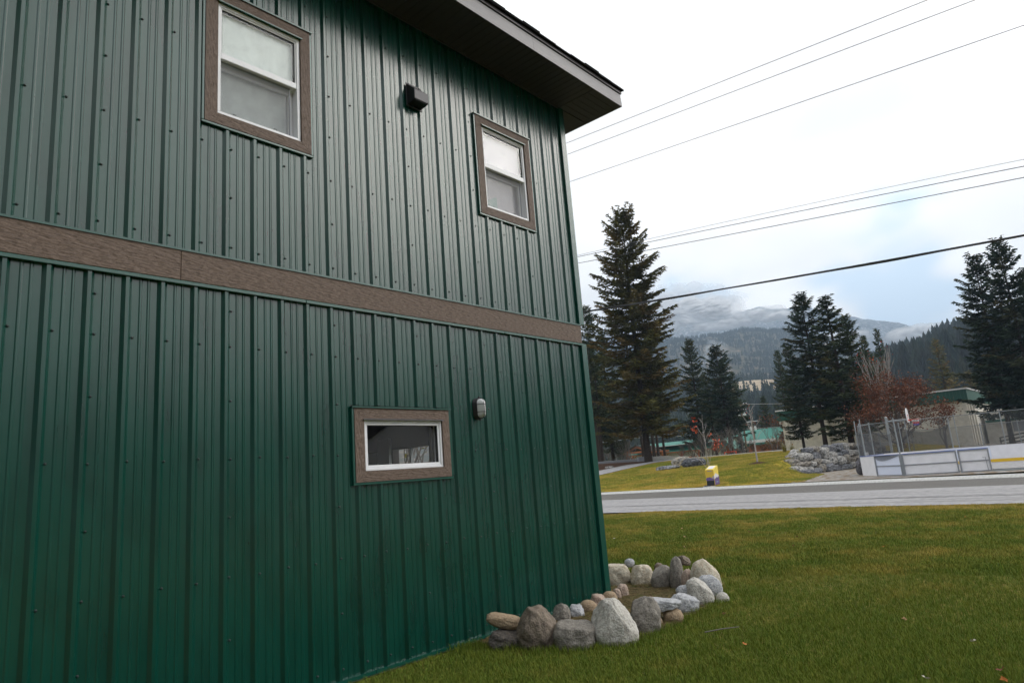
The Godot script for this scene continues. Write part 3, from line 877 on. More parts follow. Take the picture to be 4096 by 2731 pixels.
func ground() -> void:
	var g := MB.new()
	g.quad(Vector3(-7000, -0.25, 7000), Vector3(9000, -0.25, 7000), Vector3(9000, -0.25, -7000), Vector3(-7000, -0.25, -7000))
	structure(put("ground", g, M.soil))
	var zs := steps(-120.0, -40.0, 4.0) + steps(-39.5, 12.0, 0.5) + steps(14.0, 70.0, 4.0)
	# near lawn up to the road
	var rows := []
	for z in zs:
		var row := []
		for s in [0.0, 0.2, 0.4, 0.55, 0.7, 0.8, 0.9, 1.0]:
			var x := lerpf(-60.0, road_near(z) + 0.05, s)
			row.append(Vector3(x, GY + 0.012 * n_a.get_noise_2d(x * 3.0, z * 3.0) - (0.03 if s == 1.0 else 0.0), z))
		rows.append(row)
	g = MB.new(); sheet(g, rows)
	structure(put("lawn", g, M.soil))
	rows = []
	for z in zs:
		var row := []
		for s in 5:
			row.append(Vector3(lerpf(road_near(z) + 0.06 * n_b.get_noise_1d(z * 2.0), road_far(z), s / 4.0), GY + 0.012 + 0.05 * sin(PI * s / 4.0), z))
		rows.append(row)
	g = MB.new(); sheet(g, rows)
	var road := put("road", g, M.asphalt)
	structure(road)
	# tarred cracks along the wheel tracks
	rng.seed = 4
	for q in [[0.30, -16.0, 12.0, 0.05], [0.34, -14.0, 4.0, 0.03], [0.62, -12.0, 8.0, 0.025], [0.12, -9.0, 6.0, 0.03], [0.48, -6.0, 11.0, 0.018], [0.20, 0.0, 12.0, 0.02], [0.80, -15.0, -2.0, 0.02]]:
		var rr := []
		for z in steps(q[1], q[2], 0.4):
			var x := lerpf(road_near(z), road_far(z), q[0]) + 0.14 * n_b.get_noise_2d(z * 0.9, q[0] * 50.0)
			var w: float = q[3] * (0.6 + 0.8 * absf(n_b.get_noise_2d(z * 3.0, 9.0)))
			var y := GY + 0.016 + 0.05 * sin(PI * q[0])
			rr.append([Vector3(x - w, y, z), Vector3(x + w, y, z)])
		g = MB.new(); sheet(g, rr)
		put("tar_seam", g, M.tar, road)
	rows = []
	for z in zs:
		var row := []
		for s in 6:
			var x := lerpf(road_far(z) + 0.10 * n_b.get_noise_1d(z), kerb_x(z) + 0.02, s / 5.0)
			row.append(Vector3(x, GY + 0.008 + (0.012 * n_b.get_noise_2d(x * 2.0, z * 2.0) if s > 0 else 0.0), z))
		rows.append(row)
	g = MB.new(); sheet(g, rows)
	structure(put("gravel_shoulder", g, M.gravel))
	# concrete kerb, cast in lengths
	var kb := Node3D.new(); kb.name = "kerb"; add_child(kb)
	structure(kb)
	var z := -60.0
	while z < 14.0:
		var z2 := z + 3.0
		var a := Vector3(kerb_x(z), GY, z); var e := Vector3(kerb_x(z2 - 0.012), GY, z2 - 0.012)
		var d := (e - a)
		var t := Transform3D(Basis(d.normalized(), Vector3.UP, d.normalized().cross(Vector3.UP)), a)
		var b := MB.new()
		b.prism([Vector2(0.26, -0.1), Vector2(0.24, 0.02), Vector2(0.09, 0.12), Vector2(0.07, 0.13), Vector2(-0.12, 0.13), Vector2(-0.12, -0.1)], 0.0, d.length(), Transform3D(Basis(t.basis.z, Vector3.UP, t.basis.x), a))
		put("kerb_stone", b, M.concrete, kb)
		z = z2
	# park lawn rising behind the kerb
	rows = []
	var us := steps(0.0, 0.35, 0.02) + steps(0.37, 1.0, 0.05)
	for zz in steps(0.0, 0.25, 0.01) + steps(0.27, 1.0, 0.03):
		var row := []
		for s in us:
			var x := lerpf(27.0, 150.0, s)
			var zb := bank_z(x)
			var zv := lerpf(zb, -110.0, zz)
			var xx := maxf(x, kerb_x(zv) + 0.12)
			row.append(Vector3(xx, land(xx, zv) + 0.03 * n_a.get_noise_2d(xx, zv), zv))
		rows.append(row)
	g = MB.new(); sheet(g, rows)
	structure(put("park_lawn", g, M.hill_grass))
	rows = []
	for zz in steps(0.0, 1.0, 0.03):
		var row := []
		for s in us:
			var x := lerpf(27.0, 150.0, s)
			var zb := bank_z(x)
			var zv := lerpf(zb, 70.0, zz)
			var xx := maxf(x, kerb_x(zv) + 0.12) if x < 60.0 else x
			row.append(Vector3(xx, land(xx, zv) + 0.02 * n_a.get_noise_2d(xx * 2.0, zv * 2.0), zv))
		rows.append(row)
	g = MB.new(); sheet(g, rows)
	structure(put("gravel_yard", g, M.yard_gravel))
	# the smooth court inside the boards
	g = MB.new()
	g.quad(Vector3(29.0, 0.285, 14.0), Vector3(41.0, 0.285, 14.0), Vector3(41.8, 0.285, -5.0), Vector3(30.2, 0.285, -3.9))
	structure(put("court_pavement", g, M.asphalt))
	for q in [[[33.0, 6.0], [40.6, 0.2]], [[31.5, 1.2], [38.5, 3.4]]]:
		var a := Vector3(q[0][0], 0.290, q[0][1]); var e := Vector3(q[1][0], 0.290, q[1][1])
		var s := (e - a).normalized().cross(Vector3.UP) * 0.04
		g = MB.new(); g.quad(a - s, a + s, e + s, e - s)
		structure(put("court_line", g, M.white_metal))
	# asphalt footpath curving up the park lawn
	var mid := [Vector2(31.0, -28.0), Vector2(35.5, -28.3), Vector2(40.2, -28.2), Vector2(44.0, -28.4), Vector2(48.2, -28.6), Vector2(51.0, -26.6), Vector2(53.5, -24.0)]
	var wid := [1.1, 1.25, 1.45, 1.5, 1.4, 1.2, 1.0]
	rows = []
	for q in 60:
		var u := q / 59.0 * (mid.size() - 1)
		var k := mini(int(u), mid.size() - 2)
		var p: Vector2 = (mid[k] as Vector2).lerp(mid[k + 1], u - k)
		var dd: Vector2 = ((mid[k + 1] as Vector2) - (mid[k] as Vector2)).normalized()
		var nn: Vector2 = Vector2(-dd.y, dd.x) * lerpf(wid[k], wid[k + 1], u - k)
		var row := []
		for s in [-1.0, -0.5, 0.0, 0.5, 1.0]:
			var w: Vector2 = p + nn * float(s)
			row.append(Vector3(w.x, land(w.x, w.y) + 0.05, w.y))
		rows.append(row)
	g = MB.new(); sheet(g, rows)
	structure(put("footpath", g, M.asphalt))
	# bark mulch beyond the path
	rows = []
	for q in 16:
		var x := lerpf(37.5, 57.0, q / 15.0)
		var row := []
		for s in 6:
			var zv := lerpf(-30.0 if x < 49.0 else -28.6, -40.0, s / 5.0)
			row.append(Vector3(x, land(x, zv) + 0.06 + 0.3 * s / 5.0, zv))
		rows.append(row)
	g = MB.new(); sheet(g, rows)
	structure(put("mulch_bed", g, M.mulch))

# ---------------------------------------------------------------- grass
func tuft_mesh(seed_: int, blades: int, spread: float, h: float, w: float) -> ArrayMesh:
	rng.seed = seed_
	var b := MB.new()
	b.tint(Color(1, 1, 1))
	for q in blades:
		var a := rng.randf() * TAU
		var r := spread * sqrt(rng.randf())
		var p := Vector3(cos(a) * r, 0, sin(a) * r)
		var la := rng.randf() * TAU
		var lean := Vector3(cos(la), 0, sin(la)) * rng.randf_range(0.2, 1.1)
		var hh := h * rng.randf_range(0.45, 1.0)
		var side := Vector3(-sin(la), 0, cos(la)).rotated(Vector3.UP, rng.randf_range(-0.8, 0.8)) * w * 0.5
		var m := p + Vector3(0, hh * 0.55, 0) + lean * hh * 0.22
		var t := p + Vector3(0, hh * 0.92, 0) + lean * hh * 0.62
		b.tint(Color(1, 1, 1) * rng.randf_range(0.7, 1.25))
		b.quad(p - side, p + side, m + side * 0.8, m - side * 0.8)
		b.tri(m - side * 0.8, m + side * 0.8, t)
	return b.mesh(M.grass_blade)

func grass_colour(x: float, z: float, dry: float) -> Color:
	var n := n_a.get_noise_2d(x * 1.6, z * 1.6) * 0.5 + n_b.get_noise_2d(x * 1.3 + 40.0, z * 1.3) * 0.35
	var k := clampf(dry + n * 0.9 + rng.randf_range(-0.16, 0.16), 0.0, 1.0)
	var green := Color(0.10, 0.165, 0.020).lerp(Color(0.18, 0.21, 0.028), rng.randf())
	var straw := Color(0.42, 0.31, 0.055).lerp(Color(0.52, 0.36, 0.11), rng.randf())
	return green.lerp(straw, k * k * (3.0 - 2.0 * k))

func scatter(called: String, label: String, spots: Array, meshes: Array, kind := "grass") -> void:
	# spots of [Transform3D, Color]
	for q in meshes.size():
		var mine := []
		for k in range(q, spots.size(), meshes.size()): mine.append(spots[k])
		var mm := MultiMesh.new()
		mm.transform_format = MultiMesh.TRANSFORM_3D
		mm.use_colors = true
		mm.mesh = meshes[q]
		mm.instance_count = mine.size()
		for k in mine.size():
			mm.set_instance_transform(k, mine[k][0]); mm.set_instance_color(k, mine[k][1])
		var o := MultiMeshInstance3D.new()
		o.name = numbered(called); o.multimesh = mm
		add_child(o, true)
		stuff(o, label, kind)

func lawn_grass() -> void:
	rng.seed = 101
	var near := [tuft_mesh(1, 22, 0.055, 0.060, 0.0042), tuft_mesh(2, 22, 0.055, 0.066, 0.0042)]
	var far := [tuft_mesh(4, 24, 0.11, 0.070, 0.010)]
	rng.seed = 102
	var s1 := []; var s2 := []
	var d := 2.4
	while d < 23.5:
		var step := clampf(0.0078 * d, 0.042, 0.13)
		var az := -1.45
		while az < 0.32:
			var x := CAM.x + d * cos(az) + rng.randf_range(-0.5, 0.5) * step
			var z := CAM.z + d * sin(az) + rng.randf_range(-0.5, 0.5) * step
			az += step / d
			if x > road_near(z) + 0.03 + 0.16 * n_b.get_noise_1d(z * 3.0): continue
			if z < 0.05 and x < 0.25: continue
			if in_bed(x, z): continue
			var edge := ss(3.2, 0.2, road_near(z) - x)
			var dry := -0.12 + 0.34 * ss(5.0, 11.0, d) + 0.42 * edge
			var sc := rng.randf_range(0.75, 1.15) * (1.0 - 0.25 * edge)
			if z < 0.22 and x < 0.2: sc *= (1.6 if x > -2.4 else 0.9)
			elif in_bed(x * 0.93 + 0.02, z * 0.93): sc *= 1.5
			var bas := Basis(Vector3.UP, rng.randf() * TAU).scaled(Vector3(1.0, sc, 1.0) * (1.0 if d < 9.0 else 1.0))
			var it := [Transform3D(bas, Vector3(x, GY - 0.004 + 0.012 * n_a.get_noise_2d(x * 3.0, z * 3.0), z)), grass_colour(x, z, dry)]
			if d < 9.5: s1.append(it)
			else: s2.append(it)
		d += step
	scatter("lawn_grass", "patchy green and straw lawn grass round the building", s1, near)
	scatter("lawn_grass", "patchy green and straw lawn grass round the building", s2, far)
	# coarser cover on the park slope
	var park := [tuft_mesh(6, 20, 0.24, 0.085, 0.022)]
	rng.seed = 103
	var s3 := []
	for q in 26000:
		var x := rng.randf_range(26.5, 52.0)
		var z := rng.randf_range(-45.0, bank_z(x) + 0.6)
		if x < kerb_x(z) + 0.35: continue
		if z < -26.3 and x > 30.0 and z > -42.0: continue
		var dry := 0.42 + 0.35 * ss(2.5, 0.3, x - kerb_x(z)) + 0.2 * ss(46.0, 50.0, x)
		s3.append([Transform3D(Basis(Vector3.UP, rng.randf() * TAU), Vector3(x, land(x, z), z)), grass_colour(x * 0.35, z * 0.35, dry) * 1.15])
	scatter("park_grass", "olive and gold cropped grass on the park slope", s3, park)

func straw_bed() -> void:
	# dry clippings inside the ring of stones
	var g := MB.new()
	var p := [Vector2(-2.0, 0.02), Vector2(-1.95, 0.5), Vector2(-1.7, 1.0), Vector2(-1.35, 1.25), Vector2(-0.7, 1.28), Vector2(0.2, 1.18), Vector2(0.75, 0.9), Vector2(1.02, 0.3), Vector2(1.1, -0.3), Vector2(1.2, -0.9), Vector2(0.9, -1.6), Vector2(0.2, -1.7)]
	var c := Vector3(-0.1, GY + 0.022, 0.45)
	for q in p.size():
		var a: Vector2 = p[q]; var e: Vector2 = p[(q + 1) % p.size()]
		g.tri(c, Vector3(e.x, GY + 0.012, e.y), Vector3(a.x, GY + 0.012, a.y))
	structure(put("garden_bed", g, M.bed))
	rng.seed = 55
	var straw := MB.new()
	straw.tint(Color(1, 1, 1))
	for q in 9:
		var a := rng.randf() * TAU
		var l := rng.randf_range(0.02, 0.06)
		var o := Vector3(rng.randf_range(-0.03, 0.03), rng.randf_range(0.004, 0.016), rng.randf_range(-0.03, 0.03))
		var d := Vector3(cos(a), rng.randf_range(-0.15, 0.35), sin(a)) * l
		var s := Vector3(-sin(a), 0.3, cos(a)) * 0.0016
		straw.tint(Color(1, 1, 1) * rng.randf_range(0.6, 1.3))
		straw.quad(o - d - s, o + d - s, o + d + s, o - d + s)
	var sm := straw.mesh(M.grass_blade)
	var spots := []
	while spots.size() < 2600:
		var x := rng.randf_range(-2.1, 1.4); var z := rng.randf_range(-1.9, 1.4)
		if not in_bed(x, z) or (x < 0.25 and z < 0.06): continue
		var col := Color(0.22, 0.165, 0.075).lerp(Color(0.10, 0.075, 0.035), rng.randf())
		if rng.randf() < 0.14: col = Color(0.10, 0.115, 0.03)
		spots.append([Transform3D(Basis(Vector3.UP, rng.randf() * TAU), Vector3(x, GY + 0.014, z)), col])
	scatter("dry_clippings", "dry straw and grass clippings inside the ring of stones", spots, [sm], "straw")

# ---------------------------------------------------------------- stones
var ico_v := {}
var ico_i := {}
func ico(level: int) -> void:
	if ico_v.has(level): return
	var t := (1.0 + sqrt(5.0)) / 2.0
	var v := [Vector3(-1, t, 0), Vector3(1, t, 0), Vector3(-1, -t, 0), Vector3(1, -t, 0), Vector3(0, -1, t), Vector3(0, 1, t), Vector3(0, -1, -t), Vector3(0, 1, -t), Vector3(t, 0, -1), Vector3(t, 0, 1), Vector3(-t, 0, -1), Vector3(-t, 0, 1)]
	for k in 12: v[k] = v[k].normalized()
	var f := [0, 11, 5, 0, 5, 1, 0, 1, 7, 0, 7, 10, 0, 10, 11, 1, 5, 9, 5, 11, 4, 11, 10, 2, 10, 7, 6, 7, 1, 8, 3, 9, 4, 3, 4, 2, 3, 2, 6, 3, 6, 8, 3, 8, 9, 4, 9, 5, 2, 4, 11, 6, 2, 10, 8, 6, 7, 9, 8, 1]
	for l in level:
		var nf := []
		var cache := {}
		for q in range(0, f.size(), 3):
			var m := []
			for e in 3:
				var a: int = f[q + e]; var b: int = f[q + (e + 1) % 3]
				var key := mini(a, b) * 100000 + maxi(a, b)
				if not cache.has(key):
					cache[key] = v.size()
					v.append(((v[a] as Vector3) + (v[b] as Vector3)).normalized())
				m.append(cache[key])
			nf.append_array([f[q], m[0], m[2], f[q + 1], m[1], m[0], f[q + 2], m[2], m[1], m[0], m[1], m[2]])
		f = nf
	ico_v[level] = v; ico_i[level] = f

# size is (width, height, depth); cuts are [nx, ny, nz, d]; tones are two colours and a dark one for the seams
func stone(size: Vector3, seed_: int, boxy: float, rough: float, tones: Array, cuts := [], taper := 0.0, level := 4, lean := 0.0, crack := 1.0) -> MB:
	ico(level)
	var f := FastNoiseLite.new()
	f.seed = seed_; f.frequency = 1.1; f.fractal_octaves = 3
	var f2 := FastNoiseLite.new()
	f2.seed = seed_ + 50; f2.frequency = 2.2; f2.fractal_octaves = 4; f2.fractal_type = FastNoiseLite.FRACTAL_RIDGED
	var f3 := FastNoiseLite.new()
	f3.seed = seed_ + 90; f3.frequency = 2.6; f3.fractal_octaves = 5
	var b := MB.new()
	var pos := PackedVector3Array()
	var nrm := PackedVector3Array()
	for d in ico_v[level]:
		var r := pow(pow(absf(d.x), boxy) + pow(absf(d.y), boxy) + pow(absf(d.z), boxy), -1.0 / boxy)
		var p: Vector3 = d * r
		for c in cuts:
			var n := Vector3(c[0], c[1], c[2]).normalized()
			var over: float = p.dot(n) - c[3]
			if over > 0.0: p -= n * over * 0.74
		var rid := f2.get_noise_3dv(d * 1.3)
		p *= 1.0 + rough * f.get_noise_3dv(d * 1.2) + rough * 0.30 * f3.get_noise_3dv(d * 1.6) - crack * 0.045 * ss(0.55, 0.9, rid)
		var k := 1.0 - taper * (p.y * 0.5 + 0.5)
		p = Vector3(p.x * k + lean * (p.y + 1.0), p.y, p.z * k)
		pos.append(Vector3(p.x * size.x * 0.5, p.y * size.y * 0.5, p.z * size.z * 0.5))
		nrm.append(Vector3.ZERO)
	var fi: Array = ico_i[level]
	for q in range(0, fi.size(), 3):
		var n := (pos[fi[q + 1]] - pos[fi[q]]).cross(pos[fi[q + 2]] - pos[fi[q]])
		for e in 3: nrm[fi[q + e]] += n
		b.i.append_array([fi[q], fi[q + 2], fi[q + 1]])
	for k in pos.size():
		var d: Vector3 = ico_v[level][k]
		var t := clampf(0.5 + 0.9 * f3.get_noise_3dv(d * 0.9), 0.0, 1.0)
		var col: Color = (tones[0] as Color).lerp(tones[1], t)
		col = col.lerp(tones[2], 0.55 * ss(0.18, 0.42, f3.get_noise_3dv(d * 2.3 + Vector3(0, 11, 3))))
		col = col.lerp(tones[2], 0.35 * ss(0.25, 0.5, f.get_noise_3dv(d * 3.0 + Vector3(7, 0, 0))))
		b.tint(col)
		b.vert(pos[k], nrm[k].normalized())
	return b

func garden_stones() -> void:
	var white := [Color(0.62, 0.60, 0.55), Color(0.46, 0.43, 0.38), Color(0.22, 0.19, 0.16)]
	var cream := [Color(0.68, 0.63, 0.52), Color(0.52, 0.44, 0.33), Color(0.34, 0.22, 0.14)]
	var tan_ := [Color(0.44, 0.34, 0.23), Color(0.35, 0.25, 0.16), Color(0.16, 0.11, 0.07)]
	var brown := [Color(0.27, 0.22, 0.17), Color(0.18, 0.145, 0.115), Color(0.07, 0.055, 0.045)]
	var greyt := [Color(0.34, 0.31, 0.27), Color(0.22, 0.20, 0.175), Color(0.10, 0.09, 0.08)]
	var bluew := [Color(0.58, 0.58, 0.59), Color(0.36, 0.37, 0.39), Color(0.12, 0.12, 0.13)]
	var pink := [Color(0.50, 0.40, 0.33), Color(0.42, 0.31, 0.25), Color(0.22, 0.15, 0.11)]
	var dark := [Color(0.15, 0.13, 0.115), Color(0.09, 0.08, 0.072), Color(0.22, 0.18, 0.13)]
	# [label, base x, y offset, base z, w, h, d, yaw degrees, roll, seed, boxy, rough, tones, cuts, taper, lean]
	var S := [
		["long tan stone lying on top of the flat dark stone by the wall", -1.995, 0.155, 0.40, 0.335, 0.125, 0.16, 44, -14, 1, 2.6, 0.10, tan_.duplicate(), [], 0.0, 0.0],
		["flat dark stone under the long tan one beside the wall", -2.03, -0.03, 0.44, 0.36, 0.21, 0.28, 44, 0, 2, 2.3, 0.16, dark, [[0.2, 1, 0.2, 0.55]], 0.25, 0.0],
		["big brown domed stone with a banded ridge beside the wall end", -1.90, -0.05, 0.68, 0.375, 0.40, 0.34, 44, 4, 3, 2.4, 0.13, brown, [[0.75, 0.6, 0.3, 0.76], [-0.8, 0.55, 0.2, 0.78], [0, 1, 0, 0.90]], 0.12, 0.02],
		["squat grey-brown block stone between the domed and the pale peaked one", -1.75, -0.045, 0.98, 0.36, 0.265, 0.30, 44, -2, 4, 3.2, 0.09, greyt, [[0.1, 1, 0.2, 0.80]], 0.0, 0.0],
		["large pale peaked stone, tallest along the lawn edge", -1.50, -0.05, 1.24, 0.44, 0.43, 0.34, 44, -3, 5, 2.7, 0.11, white, [[0.74, 0.60, 0.3, 0.60], [-0.8, 0.5, 0.3, 0.72], [-0.1, 1, 0.1, 0.88]], 0.22, -0.03],
		["rounded grey-tan stone leaning by the pale slab", -1.06, -0.05, 1.28, 0.30, 0.365, 0.28, 44, -8, 6, 2.5, 0.10, greyt.duplicate(), [[-0.4, 0.8, 0.4, 0.80]], 0.16, 0.0],
		["white flat-topped slab resting on small tan stones", -0.62, 0.085, 1.19, 0.33, 0.155, 0.24, 44, -8, 7, 3.2, 0.16, bluew, [[0, 1, 0, 0.50], [0.6, -0.8, 0.2, 0.62]], -0.2, 0.0],
		["small tan stone under the white flat-topped slab", -0.60, -0.03, 1.30, 0.20, 0.16, 0.18, 44, 0, 8, 2.2, 0.08, tan_, [], 0.1, 0.0],
		["tiny tan pebble tucked under the white slab", -0.78, -0.015, 1.24, 0.075, 0.095, 0.08, 44, 0, 81, 2.2, 0.06, tan_, [], 0.0, 0.0],
		["grey and white mottled stone sloping to the grass", -0.19, -0.045, 1.20, 0.33, 0.25, 0.26, 44, 18, 9, 2.3, 0.14, bluew, [[0.6, 0.8, 0.2, 0.62]], 0.22, 0.0],
		["small grey veined stone perched inside the ring", 0.14, 0.085, 1.03, 0.165, 0.12, 0.13, 44, 10, 10, 2.4, 0.10, bluew, [], 0.0, 0.0],
		["little brown pebble beside the small veined stone", 0.20, -0.02, 1.10, 0.075, 0.10, 0.08, 44, -30, 11, 2.2, 0.08, tan_, [], 0.0, 0.0],
		["big smooth white stone at the bend of the ring", 0.22, -0.05, 1.17, 0.30, 0.335, 0.26, 44, 14, 12, 2.3, 0.09, white, [[0.75, 0.6, 0.2, 0.74]], 0.2, -0.05],
		["low white wedge stone outside the ring on the grass", 0.45, -0.03, 1.31, 0.15, 0.125, 0.13, 44, 14, 13, 2.3, 0.08, white, [], 0.2, 0.0],
		["grey-topped white dome stone at the far bend", 0.62, -0.05, 1.08, 0.30, 0.29, 0.28, 44, 4, 14, 2.3, 0.08, bluew, [], 0.1, 0.0],
		["large cream stone with a tan patch at the far bend", 0.90, -0.05, 0.90, 0.37, 0.42, 0.34, 44, 6, 15, 2.4, 0.09, cream, [[0.7, 0.7, 0.2, 0.80]], 0.22, 0.02],
		["pinkish stone half hidden behind the cream one", 0.90, -0.05, 0.68, 0.16, 0.30, 0.20, 44, 0, 16, 2.3, 0.09, pink, [], 0.1, 0.0],
		["small brown angular rock wedged against the upright stone", 1.10, 0.265, 0.55, 0.155, 0.105, 0.12, 44, -12, 17, 4.0, 0.20, brown, [[0.5, 0.7, 0.5, 0.6], [-0.9, -0.2, 0.3, 0.6]], 0.1, 0.0],
		["tall upright brown-grey stone, highest of the ring", 1.00, -0.05, 0.48, 0.19, 0.43, 0.22, 44, -5, 18, 2.4, 0.09, greyt, [], 0.25, -0.02],
		["grey weathered stone leaning beside the upright one", 1.02, -0.05, 0.26, 0.285, 0.32, 0.24, 44, -14, 19, 2.4, 0.09, greyt, [[-0.7, 0.7, 0.2, 0.72]], 0.12, 0.05],
		["small round brown stone behind the leaning grey one", 1.36, 0.14, 0.03, 0.11, 0.105, 0.11, 44, 0, 20, 2.1, 0.06, brown, [], 0.0, 0.0],
		["pale stone behind, propping the small round brown one", 1.42, -0.04, 0.06, 0.22, 0.24, 0.2, 44, 0, 33, 2.6, 0.08, white, [], 0.1, 0.0],
		["pale cracked block stone next to the leaning grey one", 1.16, -0.05, -0.12, 0.30, 0.29, 0.26, 44, 3, 21, 3.4, 0.12, cream, [[-0.8, 0.5, 0.2, 0.75]], 0.08, 0.0],
		["small black-speckled stone sitting between two pale stones", 1.22, 0.195, -0.32, 0.13, 0.115, 0.12, 44, 0, 22, 2.1, 0.07, bluew, [], 0.0, 0.0],
		["broad pale fissured stone nearest the corner trim", 1.04, -0.05, -0.44, 0.40, 0.32, 0.30, 44, 0, 23, 2.8, 0.12, cream, [[0.1, 1, 0, 0.86]], 0.06, 0.0],
		["pale stone just showing past the corner trim", 1.28, -0.04, -0.86, 0.22, 0.34, 0.24, 44, 8, 24, 2.5, 0.10, white, [], 0.2, 0.0],
		["grey-tan hollowed stone inside the bed by the wall", -0.99, -0.03, 0.245, 0.195, 0.205, 0.17, 44, 0, 25, 2.5, 0.14, greyt, [[-0.6, 0.6, 0.5, 0.7]], 0.15, 0.0],
		["angular grey stone with a split face by the wall", -0.76, -0.03, 0.27, 0.165, 0.16, 0.15, 44, -12, 26, 3.6, 0.22, bluew, [[0.6, 0.6, 0.4, 0.55], [-0.3, 0.9, 0.2, 0.7]], 0.1, 0.0],
		["smooth tan egg-shaped stone lying by the wall", -0.50, -0.03, 0.225, 0.19, 0.155, 0.15, 44, -6, 27, 2.1, 0.04, tan_, [], 0.0, 0.0],
		["pink granite cube-like stone by the wall", -0.28, -0.03, 0.20, 0.165, 0.175, 0.15, 44, -10, 28, 5.0, 0.12, pink, [[0.5, 0.8, 0.3, 0.8]], 0.05, 0.0],
		["smooth round tan boulder close to the corner trim", -0.06, -0.03, 0.205, 0.175, 0.17, 0.16, 44, 0, 29, 2.2, 0.03, tan_, [], 0.0, 0.0],
		["pale upright stone standing right under the corner trim", 0.34, -0.03, 0.12, 0.13, 0.175, 0.13, 44, 0, 30, 3.2, 0.12, pink, [], 0.05, 0.0],
		["low pale stone squeezed behind the round tan boulder", 0.20, -0.03, 0.13, 0.10, 0.15, 0.10, 44, 0, 31, 2.6, 0.10, pink, [], 0.1, 0.0],
	]
	for s in S:
		var o := put("garden_stone", stone(Vector3(s[4], s[5], s[6]), s[9] * 13 + 7, s[10], s[11], s[12], s[13], s[14], 4, s[15]), M.stone)
		o.position = Vector3(s[1], GY + s[2] + s[5] * 0.5, s[3])
		o.rotation = Vector3(0, deg_to_rad(-48.0 + sin(s[9] * 3.0) * 6.0), deg_to_rad(s[8]))
		tag(o, s[0], "stone", "stones edging the corner bed")

